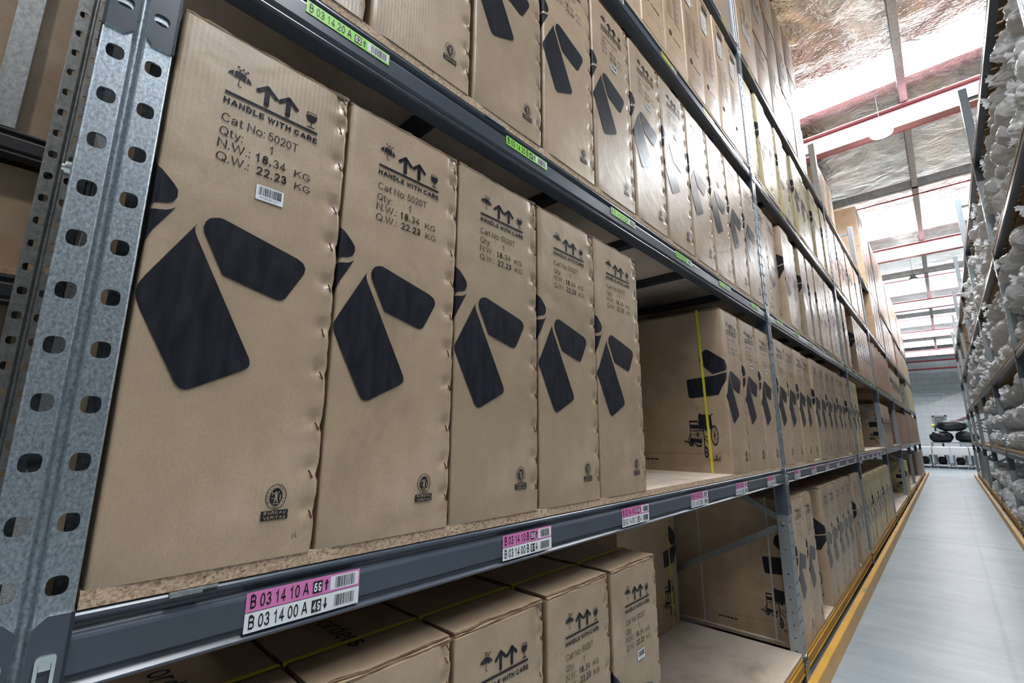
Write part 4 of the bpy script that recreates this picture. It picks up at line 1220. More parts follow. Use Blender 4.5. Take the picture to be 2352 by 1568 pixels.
# ------------------------------------------------------------------ the building
def room_box(name, x0, x1, y0, y1, z0, z1, mt):
    mb = MB(); mb.box(x0, x1, y0, y1, z0, z1)
    return struct(mb.build(name, mt))
ROOF = H0 + 6.0
YE = 46.0
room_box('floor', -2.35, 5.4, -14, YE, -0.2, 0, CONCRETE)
mb = MB()
nx, ny = 2, 2
mb.box(-2.35, 5.4, -14, YE, ROOF + 0.01, ROOF + 0.06)
struct(mb.build('ceiling', FOIL))
room_box('wall_far', -2.35, 5.4, YE, YE + 0.2, 0, ROOF, BLOCK)
room_box('wall_left', -2.35, -2.15, -14, YE, 0, ROOF, WALL_ABSORB)  # unseen wall set close and dark to keep light out of the shelves
room_box('wall_right', 5.2, 5.4, -14, YE, 0, ROOF, WALL_ABSORB)  # set close in and dark to cut light from the side
room_box('wall_rear', -2.35, 5.4, -14.2, -14, 0, ROOF, BLOCK)
# white painted lean-to part of the far wall
mb = MB()
pr = [(-2.14, 0), (5.19, 0), (5.19, 5.8), (2.35, 4.75), (0.0, 3.70), (-2.14, 3.70)]
pr = [(x, z) for x, z in pr]
n = len(pr)
mb.add([(x, YE - 0.06, z) for x, z in pr] + [(x, YE - 0.001, z) for x, z in pr], [tuple(range(n))[::-1]] + [(i, (i + 1) % n, n + (i + 1) % n, n + i) for i in range(n)])
struct(mb.build('trim_1', WHITEWALL))
K = 0
for k in range(-3, 5):
    y0 = 8.75 + 8 * k
    mb = MB(); mb.box(-0.9, 5.2, y0, y0 + 0.72, ROOF - 0.012, ROOF + 0.004)
    struct(mb.build('window_%d' % (k + 4), SKYLIGHT))

def roof_things():
    for k in range(-2, 5):
        y = 10.0 + 8 * k
        nm = ORD[k + 2]
        mb = MB()
        w, t, d = 0.20, 0.018, 0.42
        zt = ROOF - 0.21
        mb.box(-2.14, 5.19, y - w / 2, y + w / 2, zt - t, zt); mb.box(-2.14, 5.19, y - w / 2, y + w / 2, zt - d, zt - d + t)
        mb.box(-2.14, 5.19, y - 0.006, y + 0.006, zt - d + t, zt - t)
        tag(mb.build('roof_rafter', RED), ['', '', 'red steel I-beam rafter nearest the viewer, just past the first skylight strip', 'red steel I-beam rafter second from the viewer, past the second skylight strip',
            'red steel I-beam rafter third from the viewer under the roof', 'red steel I-beam rafter fourth from the viewer, closest to the far wall', ''][k + 2] or ('red steel I-beam rafter behind the viewer, %s from the rear wall' % nm), 'roof beam', 'red roof rafters')
        mb = MB()
        mb.tube((-2.14, y + 0.75, ROOF - 0.28), (5.19, y + 0.75, ROOF - 0.28), 0.018, 8)
        tag(mb.build('tie_rod', REDROD), 'thin red tie rod crossing the roof just beyond the %s red rafter' % nm, 'tie rod', 'red tie rods under the roof')
        if k == 4: continue
        mb = MB()
        ys = y + 3.8
        mb.box(-2.14, 5.19, ys - 0.05, ys + 0.05, ROOF - 0.20, ROOF - 0.192); mb.box(-2.14, 5.19, ys - 0.05, ys - 0.044, ROOF - 0.20, ROOF); mb.box(-2.14, 5.19, ys + 0.03, ys + 0.05, ROOF - 0.012, ROOF - 0.004)
        tag(mb.build('roof_strut', PURLIN), 'grey steel channel crossing the roof midway beyond the %s red rafter' % nm, 'roof strut', 'grey cross struts under the roof')
        mb = MB()
        mb.tube((-2.14, ys + 0.32, ROOF - 0.25), (5.19, ys + 0.32, ROOF - 0.25), 0.016, 8)
        tag(mb.build('tie_rod', REDROD), 'thin red tie rod beside the grey cross strut beyond the %s rafter' % nm, 'tie rod', 'red tie rods under the roof')
    for k in range(-1, 3):
        x = 1.02 + 1.9 * k
        mb = MB()
        a = 0.15
        mb.box(x - 0.055, x + 0.055, -13.99, YE - 0.01, ROOF - 0.20, ROOF - 0.194); mb.box(x - 0.055, x - 0.049, -13.99, YE - 0.01, ROOF - 0.20, ROOF - 0.02); mb.box(x + 0.030, x + 0.036, -13.99, YE - 0.01, ROOF - 0.194, ROOF - 0.02)
        mb.box(x - 0.055, x + 0.0, -13.99, YE - 0.01, ROOF - 0.02, ROOF - 0.012)
        lb = 'galvanised roof purlin running down the middle of the aisle ceiling' if k == 0 else 'galvanised roof purlin over the racks, %s along from the aisle centre on the %s' % (ORD[abs(k) - 1], 'left' if k < 0 else 'right')
        tag(mb.build('roof_purlin', PURLIN), lb, 'purlin', 'roof purlins')
roof_things()

def high_bay(x, y, z, label):
    r = thing('high_bay_lamp', label, 'lamp', (x, y, z), 0, 'high bay lamps')
    mb = MB(); mb.tube((0, 0, 0.0), (0, 0, 0.10), 0.165, 28, r2=0.10); mb.tube((0, 0, 0.10), (0, 0, 0.20), 0.07, 20)
    mb.build('lamp_housing', [PLASTICGREY], r)
    mb = MB(); mb.tube((0, 0, -0.02), (0, 0, -0.001), 0.15, 28)
    mb.build('lamp_lens', [LAMPGLOW], r)
    mb = MB(); mb.tube((0, 0, 0.20), (0, 0, ROOF - 0.0 - z), 0.006, 6)
    mb.build('suspension_cable', [BLACKSTEEL], r)
high_bay(0.66, 9.62, H0 + 5.2, 'round high bay lamp glowing under the nearest red rafter')
high_bay(0.66, 20.2, H0 + 5.2, 'round high bay lamp hanging farther down the aisle')
high_bay(0.72, -1.2, H0 + 5.2, 'round high bay lamp above the near end of the aisle')

# guide rails and floor
def guide_rail(label, s, x):
    mb = MB()
    prof = [(0.0, 0.0), (0.0, 0.105), (-0.004, 0.109), (-0.040, 0.109), (-0.040, 0.101), (-0.008, 0.101), (-0.008, 0.0)]
    mb.sweep_y([(x + s * px, pz) for px, pz in prof], -4.0, 24.3)
    r = tag(mb.build('guide_rail', YELLOW), label, 'guide rail', 'yellow aisle guide rails')
    mb = MB()
    for k in range(7):
        y = 1.9 + BAY * k
        mb.box(x - s * 0.012 - 0.008, x - s * 0.012 + 0.008, y, y + 0.12, 0.1092, 0.1105); 
    mb.build('joint_plate', [GALV_BRIGHT], r)
    mb = MB()
    mb.sweep_y([(x - s * 0.04, 0.0), (x - s * 0.04, 0.012), (x - s * 0.085, 0.012), (x - s * 0.085, 0.0)], -4, 24.3)
    mb.build('base_channel', [GALV_DULL], r)
guide_rail('yellow steel guide rail on the floor along the left carton rack', 1, 0.092)
guide_rail('yellow steel guide rail on the floor along the right bag rack', -1, 1.318)

# ------------------------------------------------------------------ left rack
BN = ['first', 'second', 'third', 'fourth', 'fifth', 'sixth', 'seventh', 'eighth']
for i in range(8):
    lb = ['galvanised rack frame at the left edge, nearest the viewer, with punched front post', 'left rack frame between the nearest and second carton bays'][i] if i < 2 else ('left rack frame at the far end beside the trolleys' if i == 7 else 'left rack frame between the %s and %s' % (BAYN[i - 1], BAYN[i]))
    frame('rack_upright', lb, (0, BAY * i, 0), 0, 'left rack frames', stamped=(i == 0))

for bay in range(7):
    for lv in range(5):
        y = PW + BAY * bay
        kinds = [None, 'pink', 'green', 'lemon', 'lemon'][lv]
        if bay > 4 and lv > 1: kinds = None
        nm = 'yellow' if lv == 0 else 'dark grey'
        beam('rack_beam', '%s front beam carrying the %s, %s of left rack' % (nm, LEVEL[lv], BAYN[bay]), y, BTOP[lv], 'left rack front beams', yellow=(lv == 0), labels=kinds, bay=bay, level=lv, clips=(bay < 2))
        if lv > 0 or bay > 1:
            o = beam('rack_beam', 'rear beam carrying the %s, %s of left rack' % (LEVEL[lv], BAYN[bay]), y, BTOP[lv], 'left rack rear beams', x=-DEPTH, rz=0, connectors=False)
            o.location = (-DEPTH, y + BAY - PW, BTOP[lv]); o.rotation_euler = (0, 0, PI)
        board('shelf_board', '%s of the %s of left rack' % ('particle board ' + LEVEL[lv] if not (bay > 1 and lv > 1) else 'slatted timber ' + LEVEL[lv], BAYN[bay]), BAY * bay + PW + 0.003, BOARD[lv], 'left rack shelf boards', slats=(bay > 1 and lv > 1), supports=(bay < 3), clip={(0, 1): (0.092, 0.150), (0, 2): (0.66, 0.74)}.get((bay, lv)))
# beams of the bay in front of the first frame: only their connectors and ends show
for lv in (1, 2):
    beam('rack_beam', 'dark grey front beam end at left edge of picture, %s level' % LEVEL[lv], PW - BAY, BTOP[lv], 'left rack front beams', clips=True)

for lv in (1, 2):  # boards and cartons added out of view to keep the left edge dark
    board('shelf_board', 'unseen particle board %s added left of the picture to block light' % LEVEL[lv], -3.30, BOARD[lv], 'left rack shelf boards', length=2.85, supports=False)
    for i in range(3):
        plain_carton(-0.02, -3.28 + 0.94 * i, BOARD[lv], 0.92, 0.78, 0.84, 'wide carton added unseen to block light, %s, left bay, %s' % (LEVEL[lv], ['far', 'middle', 'closest to the post'][i]), 'unseen cartons blocking light left of the picture', mt=KRAFT, marks=False)

def lab(kind, i, n, lv, bay, extra=''):
    pos = ORD[i] + ' from near end'
    if n > 1 and i == n - 1: pos = 'last at far end'
    return '%s %s, %s%s, %s, %s, left rack' % (kind, 'carton', pos, extra, LEVEL[lv], BAYN[bay])

G = 'wheelchair cartons on the %s, %s'
def row(ys, lv, bay, kind='brown wheelchair', body=None, w=None, x=None, **kw):
    for i, y in enumerate(ys):
        xx = 0.0
        if x: xx = x[i % len(x)]
        q = {k: (v(i) if callable(v) else v) for k, v in kw.items()}
        carton(i + lv * 3 + bay, xx - 0.001, y, BOARD[lv], lab(kind, i, len(ys), lv, bay), G % (LEVEL[lv], BAYN[bay]), body=body, w=w, **q)

# second shelf, nearest bay: five cartons, a gap, three cartons
ys = [0.0875, 0.3750, 0.6650, 0.9690, 1.2660]
for i, y in enumerate(ys):
    rc = carton(i, -0.001, y, BOARD[1], 'brown wheelchair carton, %s from the near post on the chest-high second shelf' % ORD[i], G % (LEVEL[1], BAYN[0]), w=[0.283, 0.285, 0.296, 0.291, 0.296][i], staples=True, sticker=(i == 0))
    if i == 0:
        mb = MB(); F = Flat(mb, wrap, 0.0010)
        F.line((0.2490, 0.0330), (0.2470, 0.0240), 0.0008); F.line((0.2535, 0.0355), (0.2515, 0.0275), 0.0008); F.ring((0.2532, 0.0275), 0.0018, 0.0022, 0.0008, 0.0008, 12)
        mb.build('handwritten_number', [INK], rc)
for i, y in enumerate([2.483, 2.795, 3.102]):
    carton(i + 1, -0.002, y, BOARD[1], ['yellow-strapped wheelchair carton with its wide printed side showing beside the empty gap', 'middle of three brown cartons beyond the gap on second shelf, nearest bay', 'brown carton beyond the gap on second shelf, touching the second frame'][i],
           G % (LEVEL[1], BAYN[0]), w=0.292, staples=True, strap='yellow', sticker=(i > 0))
# third shelf, nearest bay: eleven cartons
row([0.100 + 0.3005 * i for i in range(11)], 2, 0, w=0.288, staples=True, sticker=lambda i: i in (4, 5, 6, 8))
# bottom shelf, nearest bay
for i, y in enumerate([0.100, 0.395, 0.692, 1.000, 1.308]):
    carton(i + 2, -0.004, y, BOARD[0], 'brown wheelchair carton on bottom shelf, nearest bay, %s' % ['at the near post', 'second from near post', 'middle of the five', 'second from the empty deck', 'beside the empty deck'][i],
           G % (LEVEL[0], BAYN[0]), w=0.288, staples=True, strap='yellow', sticker=(i == 4), message=(i < 2))
carton(1, -0.728, 3.355, BOARD[0], 'yellow-strapped carton turned sideways in the dark at the back of the bottom shelf', 'cartons turned sideways behind', rz=PI / 2 + 0.0, strap='yellow', side=True)

# second bay
row([3.515, 3.812, 4.108, 4.450, 4.745, 5.040, 5.335, 5.630, 6.100, 6.395], 0, 1, w=0.288, x=[0, 0, -0.075, 0.002, 0, 0.002, 0, 0, 0.004, 0], sticker=lambda i: i in (1, 4, 5, 7), strap=lambda i: 'white' if i == 0 else None)
row([3.500 + 0.2985 * i for i in range(11)], 1, 1, w=0.287, x=[0, -0.004, 0.0, -0.012, 0.002, -0.004], sticker=lambda i: i % 3 != 1)
row([3.500, 3.795, 4.140, 4.435, 4.790, 5.120, 5.450, 5.745, 6.040, 6.335], 2, 1, kind='light brown wheelchair', body=KRAFT, w=0.289, x=[-0.03, -0.035, 0.0, -0.02, -0.002, 0.0, 0.004, 0, 0.002, 0], sticker=lambda i: i in (1, 6, 7))
row([3.515 + 0.298 * i for i in range(11)], 3, 1, kind='yellowish wheelchair', body=KRAFT_YEL, w=0.286, x=[-0.02, 0, -0.012, 0.0, -0.02, 0, -0.004], handling=lambda i: i > 4)
for c in range(5):
    for r_ in range(3):
        plain_carton(-0.004 - 0.006 * ((c + r_) % 2), 3.545 + 0.495 * c, BOARD[4] + 0.589 * r_, 0.488, 0.78, 0.585,
                     'light brown shipping carton on top shelf, second bay, %s column, %s row up' % (ORD[c], ORD[r_]), 'stacked cartons on the top shelf of the second bay', paper=(c + 2 * r_) % 3 != 1)
# fourth and top shelves, nearest bay
for i in range(12):
    tan_carton(-0.003 - 0.004 * (i % 2), 0.124 + 0.2726 * i, BOARD[3], 'tan carton with printed frame on fourth shelf, nearest bay, %s from near end' % ORD[i], 'tan cartons on the fourth shelf')
for i in range(3):
    plain_carton(-0.01, 1.80 + 0.52 * i, BOARD[4], 0.50, 0.78, 0.60, 'brown shipping carton on top shelf, nearest bay, %s before the second post' % ['third', 'second', 'last'][i], 'cartons on the top shelf of the nearest bay', mt=KRAFT)

# third bay
row([6.930 + 0.3255 * i for i in range(10)], 0, 2, kind='yellowish wheelchair', body=KRAFT_YEL, w=0.300, h=0.80, x=[0.0, -0.004, 0.004, -0.002], sticker=lambda i: i == 0)
row([6.935, 7.235], 1, 2, kind='yellowish wheelchair', body=KRAFT_YEL, w=0.285)
row([6.930, 7.230], 2, 2, w=0.288, x=[-0.01, 0.0])
for i in range(6):
    carton(i, -0.002, 8.16 + 0.297 * i, BOARD[2], 'brown carton past the gap on third shelf, third bay, %s of six' % ORD[i], 'cartons past the gap on the third shelf of the third bay', w=0.29)
row([6.93 + 0.303 * i for i in range(10)], 3, 2, kind='pale brown wheelchair', w=0.294, x=[0, -0.006, 0.002], body=KRAFT_TAN, handling=False)
for c in range(2):
    plain_carton(-0.006, 6.95 + 0.495 * c, BOARD[4], 0.488, 0.78, 0.585, 'light brown shipping carton on top shelf, third bay, %s' % ['beside the frame post', 'second from the frame post'][c], 'cartons on the top shelf of the third bay', paper=(c == 1))

# fourth bay and farther
for i in range(5):
    carton(i + 1, 0.0, 10.46 + 0.296 * i, BOARD[1], 'brown carton on second shelf, fourth bay, %s of the five behind the third gap' % ORD[i], 'cartons on the second shelf of the fourth bay', w=0.288, h=0.76, handling=False)
for i in range(10):
    plain_carton(0.0, 10.40 + 0.305 * i, BOARD[2], 0.298, 0.80, 0.78 + 0.05 * (i % 2), 'reddish brown carton on third shelf, fourth bay, %s along' % ORD[i], 'cartons on the third shelf of the fourth bay', mt=KRAFT_RED)
for i in range(3):
    for j in range(2):
        plain_carton(0.0, 11.75 + 0.56 * i, BOARD[3] + 0.505 * j, 0.55, 0.8, 0.50, 'tan carton on fourth shelf, fourth bay, %s column, %s' % (ORD[i], ['lower', 'upper'][j]), 'cartons on the fourth shelf of the fourth bay')
for j in range(2):
    for i in range(3):
        plain_carton(0.0, 11.62 + 0.64 * i, BOARD[4] + 0.905 * j, 0.63, 0.8, 0.90, 'tall tan carton stacked on top shelf, fourth bay, %s column, %s' % (ORD[i], ['lower', 'upper'][j]), 'tall cartons on the top shelf of the fourth bay')
for i in range(2):
    carton(i, 0.0, 14.18 + 0.32 * i, BOARD[0], 'yellowish carton on bottom shelf, fifth bay, %s' % ['first', 'second'][i], 'cartons on the bottom shelf of the fifth bay', body=KRAFT_YEL, w=0.29, h=0.70, handling=False)
for i in range(9):
    plain_carton(0.0, 14.10 + 0.30 * i, BOARD[1], 0.292, 0.80, 0.70 + 0.03 * (i % 3), 'weathered brown carton on second shelf, fifth bay, %s along' % ORD[i], 'cartons on the second shelf of the fifth bay', mt=KRAFT_RED)
    carton(i, 0.0, 14.05 + 0.30 * i, BOARD[2], 'brown carton on third shelf, fifth bay, %s along' % ORD[i], 'cartons on the third shelf of the fifth bay', w=0.292, h=0.72, handling=False)
for bay, lv, n, h, mt, y0 in ((4, 3, 5, 0.85, None, 13.8), (4, 4, 5, 1.75, None, 13.9), (5, 4, 5, 1.5, None, 17.3), (5, 3, 4, 0.8, KRAFT_RED, 17.6), (5, 1, 5, 0.86, KRAFT_RED, 17.3), (6, 1, 5, 0.82, KRAFT_RED, 20.7), (6, 2, 5, 0.9, KRAFT_YEL, 20.7), (6, 3, 4, 0.85, KRAFT_YEL, 20.8), (6, 4, 4, 1.3, None, 20.8), (6, 0, 4, 0.74, KRAFT_RED, 20.7)):
    for i in range(n):
        plain_carton(0.0, y0 + 0.60 * i, BOARD[lv], 0.59, 0.8, h, '%s carton on %s, %s, %s along' % ({None: 'tan', KRAFT_RED: 'reddish brown', KRAFT_YEL: 'yellowish'}[mt], LEVEL[lv], BAYN[bay], ORD[i]), 'cartons on the %s of the %s' % (LEVEL[lv], BAYN[bay]), mt=mt, marks=(i % 2 == 0))

# ------------------------------------------------------------------ rack standing back to back, seen at the left edge
for i in range(2):
    o = link('rack_post', POST); o.material_slots[0].link = 'OBJECT'; o.material_slots[0].material = GALV_DULL; o.location = (-1.06, BAY * i - 0.062, 0)  # duller steel than the near posts, shade put into the colour
    tag(o, ['punched post of the rack behind, in the dark left of the nearest post', 'punched post of the rack behind, in the dark behind the second frame'][i], 'rack post', 'posts of the rack behind')
for z, lb in ((H0 + 0.975, 'dark beam of the rack behind, upper one at left edge'), (H0 + 0.490, 'dark beam of the rack behind, lower one at left edge')):
    r = thing('rack_beam', lb, 'rack beam', (-1.30, -1.6, z), 0, 'beams of the rack behind')
    mb = MB(); mb.sweep_y(beam_profile(), 0, 4.8); mb.build('beam_rail', [BLACKSTEEL], r)
    mb = MB(); mb.box(-0.05, 0.0, 4.72, 4.80, -0.11, 0.01); mb.build('end_connector', [BLACKSTEEL], r)
    if z < H0 + 0.7: r = board('shelf_board', 'particle board shelf of the rack behind, on the %s dark beam' % ('upper' if z > H0 + 0.7 else 'lower'), -1.6, z + 0.021, 'boards of the rack behind', x=-1.30, length=4.8, supports=False)
for i, (y, z, h) in enumerate(((-1.50, H0 + 0.976, 1.0), (-0.60, H0 + 0.976, 1.0), (0.26, H0 + 0.976, 1.0), (-1.35, H0 + 0.511, 0.36), (-0.45, H0 + 0.511, 0.36), (0.45, H0 + 0.511, 0.36))):
    plain_carton(-1.36, y, z, 0.84, 0.7, h, 'brown carton on the rack behind, %s, %s' % (['left edge of picture', 'behind the punched post', 'behind the nearest cartons'][i % 3], 'above the upper dark beam' if i < 3 else 'above the lower dark beam'), 'cartons on the rack behind', mt=KRAFT, marks=False)
mb = MB(); mb.box(-1.345, -1.305, -0.205, -0.200, H0 + 0.977, H0 + 2.0); mb.box(-1.31, -1.305, -0.20, -0.150, H0 + 0.977, H0 + 2.0); mb.box(-1.345, -1.305, -0.150, -0.145, H0 + 0.977, H0 + 2.0)
tag(mb.build('channel_post', [GALV_DULL]), 'galvanised channel post standing on the upper dark beam at left edge', 'post')
for i, y in enumerate((-1.3, -0.42, 0.46)):
    plain_carton(-1.36, y, 0.62, 0.84, 0.7, 1.25, 'tall brown carton low on the rack behind, %s' % ['left edge of picture', 'behind the punched post', 'behind the nearest cartons'][i], 'tall cartons low on the rack behind', mt=KRAFT, marks=False)
mb = MB(); mb.box(-2.2, -1.30, -1.6, 3.2, 0.60, 0.62)
tag(mb.build('shelf_board', [PB_FACE]), 'low particle board shelf of the rack behind, under the tall cartons', 'shelf board', 'boards of the rack behind')
mb = MB()
for yy in (-1.55, 3.1):
    pass
mb.sweep_y(beam_profile(), -1.6, 3.2)
o = mb.build('rack_beam', [BLACKSTEEL]); o.location = (-1.30, 0, 0.60)
tag(o, 'lowest dark beam of the rack behind, under the tall cartons', 'rack beam', 'beams of the rack behind')

# ------------------------------------------------------------------ right rack with bagged goods
XR = 1.41
for i in range(1, 8):
    frame('rack_upright', 'right rack frame, %s from the near end' % ORD[i - 1] if i < 7 else 'right rack frame at the far end beside the grey panels', (XR, PW + BAY * i, 0), PI, 'right rack frames')
for bay in range(1, 7):
    for lv in range(5):
        y = BAY * bay + BAY
        beam('rack_beam', '%s front beam carrying the %s, %s of right rack' % ('yellow' if lv == 0 else 'dark grey', LEVEL[lv], BAYN[bay]), y, BTOP[lv], 'right rack front beams', x=XR, rz=PI, yellow=(lv == 0), bay=bay, level=lv)
        if lv > 0:
            o = beam('rack_beam', 'rear beam carrying the %s, %s of right rack' % (LEVEL[lv], BAYN[bay]), 0, 0, 'right rack rear beams', connectors=False)
            o.location = (XR + DEPTH, BAY * bay + PW, BTOP[lv])
        board('shelf_board', 'slatted timber %s of the %s of right rack' % (LEVEL[lv], BAYN[bay]), BAY * bay + BAY - 0.003, BOARD[lv], 'right rack shelf boards', x=XR, rz=PI, slats=True)

def bag_mesh(seed):
    bm = bmesh.new()
    bmesh.ops.create_icosphere(bm, subdivisions=5, radius=1.0)
    off = Vector((seed * 11.3, seed * 4.7, seed * 2.9))
    for v in bm.verts:
        p = v.co.copy()
        q = Vector((math.copysign(abs(p.x) ** 0.75, p.x), math.copysign(abs(p.y) ** 0.70, p.y), math.copysign(abs(p.z) ** 0.70, p.z)))
        a = noise.noise(q * 1.4 + off) * 0.22
        t = noise.noise(q * 1.1 + off * 2)
        b = (1 - abs(noise.noise(Vector((q.x * 1.6 + t, q.y * 4.4, q.z * 4.4)) + off))) ** 2 * 0.20
        c = (1 - abs(noise.noise(Vector((q.x * 3.5 + t * 2, q.y * 9, q.z * 9)) + off * 3))) ** 2 * 0.07
        g = max(0.0, -p.x - 0.30) * 0.12 * math.sin(7 * math.atan2(p.z, p.y) + seed * 2)
        s = 0.74 + a + b + c + g
        v.co = Vector((q.x * 0.42 * (0.90 + a * 0.5 + c), q.y * 0.205 * s, q.z * 0.165 * s))
    for k, size in ((0, 0.80), (1, 0.395), (2, 0.30)):
        lo = min(v.co[k] for v in bm.verts); hi = max(v.co[k] for v in bm.verts)
        for v in bm.verts:
            v.co[k] = (v.co[k] - lo) / (hi - lo) * size - (size / 2 if k == 1 else 0)
    for v in bm.verts:
        if v.co.z < 0.02: v.co.z *= 0.5
    for f in bm.faces: f.smooth = True
    me = bpy.data.meshes.new('plastic_bag_bundle'); bm.to_mesh(me); bm.free()
    me.materials.append(BAG)
    return me
BAGS = [bag_mesh(k) for k in range(1, 7)]
def ear_mesh(seed):
    """Loose knotted end of a bag: a small flared frill."""
    mb = MB(); n = 18
    vs = []
    for j, (x, r) in enumerate(((0.03, 0.035), (-0.01, 0.018), (-0.03, 0.032), (-0.048, 0.046))):
        for i in range(n):
            t = 2 * PI * i / n
            rr = r * (1 + 0.45 * math.sin(5 * t + seed) * (j / 3) + 0.3 * math.sin(9 * t + seed * 3) * (j / 3))
            vs.append((x + 0.015 * math.sin(7 * t + seed) * (j / 3), rr * math.cos(t), rr * math.sin(t)))
    mb.add(vs, [(j * n + i, j * n + (i + 1) % n, (j + 1) * n + (i + 1) % n, (j + 1) * n + i) for j in range(3) for i in range(n)], 0, True)
    return mb.mesh('gathered_end', [BAG])
EARS = [ear_mesh(k) for k in range(4)]

rb = random.Random(5)
ROWN = ['bottom row', 'middle row', 'top row']
def bags(lv, y0, y1, rows, p, zs, group):
    for bay in range(1, 7):
        a, b_ = BAY * bay + PW + 0.012, BAY * (bay + 1) - 0.012
        n = int((b_ - a) / p)
        q = (b_ - a) / n
        for r_ in range(rows):
            for i in range(n):
                y = a + q * (i + 0.5)
                if y < y0 or y > y1: continue
                rn = ROWN[r_] if rows == 3 else ['lower row', 'upper row'][r_]
                lb = 'clear plastic bagged bundle, %s, %s of right rack, %s, %s along' % (LEVEL[lv], BAYN[bay], rn, ORD[i])
                o = thing('plastic_bag_bundle', lb, 'plastic bag', (XR + 0.02 + rb.uniform(-0.06, 0.04), y, BOARD[lv] + 0.001 + r_ * zs), rb.uniform(-0.02, 0.02), group)
                link('bag_body', BAGS[rb.randrange(6)], o)
                o.scale = (rb.uniform(0.92, 1.0), q / 0.395 * rb.uniform(0.95, 1.0), zs / 0.30 * rb.uniform(0.93, 1.0))
                if rb.random() < 0.4:
                    e = link('gathered_end', EARS[rb.randrange(4)], o); e.location = (0.03, rb.uniform(-0.05, 0.05), rb.uniform(0.12, 0.22)); e.rotation_euler = (rb.uniform(0, 6), rb.uniform(-0.4, 0.4), rb.uniform(-0.5, 0.5))
bags(0, 9.0, 15.6, 2, 0.33, 0.36, 'bagged bundles on the bottom shelf')
bags(1, 6.8, 14.2, 3, 0.33, 0.30, 'bagged bundles on the second shelf')
bags(2, 4.6, 17.1, 3, 0.36, 0.30, 'bagged bundles on the third shelf')
bags(3, 3.4, 14.0, 3, 0.36, 0.30, 'bagged bundles on the fourth shelf')

# grey panels leaning inside the far end of the right rack
for i in range(4):
    mb = MB(); mb.box(0, 0.03, 0, 1.5, 0, 0.86)
    o = mb.build('grey_panel', [PLASTICGREY]); o.location = (XR + 0.03 + 0.02 * i, 17.3 + 1.62 * i, BOARD[0] + 0.002); o.rotation_euler = (0, 0.0, 0)
    tag(o, 'grey sheet panel standing on bottom shelf of right rack, %s toward the far end' % ORD[i], 'panel', 'grey panels in the right rack')

# ------------------------------------------------------------------ far end of the aisle: trolleys, bags, shed, signs
def trolley(i, x0, x1, y0, y1, ztop, label):
    r = thing('flatbed_trolley', label, 'trolley', ((x0 + x1) / 2, (y0 + y1) / 2, 0), 0, 'white covered trolleys')
    hx, hy = (x1 - x0) / 2, (y1 - y0) / 2
    mb = MB()
    nx, ny = 12, 8
    t = 0.30
    P = lambda a, b: (-hx + 2 * hx * a / nx, -hy + 2 * hy * b / ny, ztop + t + 0.025 * noise.noise(Vector((a * 0.9, b * 0.8, i * 3))))
    vs = [P(a, b) for b in range(ny + 1) for a in range(nx + 1)]
    mb.add(vs, [(b * (nx + 1) + a, b * (nx + 1) + a + 1, (b + 1) * (nx + 1) + a + 1, (b + 1) * (nx + 1) + a) for b in range(ny) for a in range(nx)], 0, True)
    rim = [vs[a] for a in range(nx + 1)] + [vs[b * (nx + 1) + nx] for b in range(1, ny + 1)] + [vs[ny * (nx + 1) + a] for a in range(nx - 1, -1, -1)] + [vs[b * (nx + 1)] for b in range(ny - 1, 0, -1)]
    for k in range(len(rim)):
        p, q = rim[k], rim[(k + 1) % len(rim)]
        dz = lambda c: ztop - 0.02 + 0.025 * math.sin(c[0] * 17 + i * 2 + c[1] * 9)
        mb.poly([(p[0] * 1.0, p[1], dz(p)), (q[0], q[1], dz(q)), q, p], 0, True)
    mb.box(-hx + 0.01, hx - 0.01, -hy + 0.01, hy - 0.01, ztop - 0.05, ztop + 0.05)
    mb.build('top_cover', [WHITECLOTH], r)
    for sx in (-1, 1):
        for sy in (-1, 1):
            mb = MB(); mb.tube((sx * (hx - 0.08), sy * (hy - 0.08), 0.14), (sx * (hx - 0.08), sy * (hy - 0.08), ztop - 0.05), 0.032, 12); mb.build('leg', [GALV], r)
            mb = MB(); mb.tube((sx * (hx - 0.1) - 0.02, sy * (hy - 0.1), 0.055), (sx * (hx - 0.1) + 0.02, sy * (hy - 0.1), 0.055), 0.055, 14); mb.box(sx * (hx - 0.1) - 0.025, sx * (hx - 0.1) + 0.025, sy * (hy - 0.1) - 0.02, sy * (hy - 0.1) + 0.02, 0.06, 0.15)
            mb.build('caster', [WHITECLOTH], r)
    mb = MB()
    mb.box(-hx, hx, -hy, -hy + 0.05, 0.12, 0.16); mb.box(-hx, hx, hy - 0.05, hy, 0.12, 0.16); mb.box(-hx, -hx + 0.05, -hy, hy, 0.12, 0.16); mb.box(hx - 0.05, hx, -hy, hy, 0.12, 0.16); mb.box(-hx + 0.05, hx - 0.05, -hy + 0.05, hy - 0.05, 0.13, 0.14)
    mb.build('base_frame', [WHITECLOTH], r)
for i in range(5):
    trolley(i, -1.05 + 0.62 * i, -0.47 + 0.62 * i, 29.4, 31.2, 0.64, 'white topped trolley across the aisle end, %s from the left' % ORD[i])

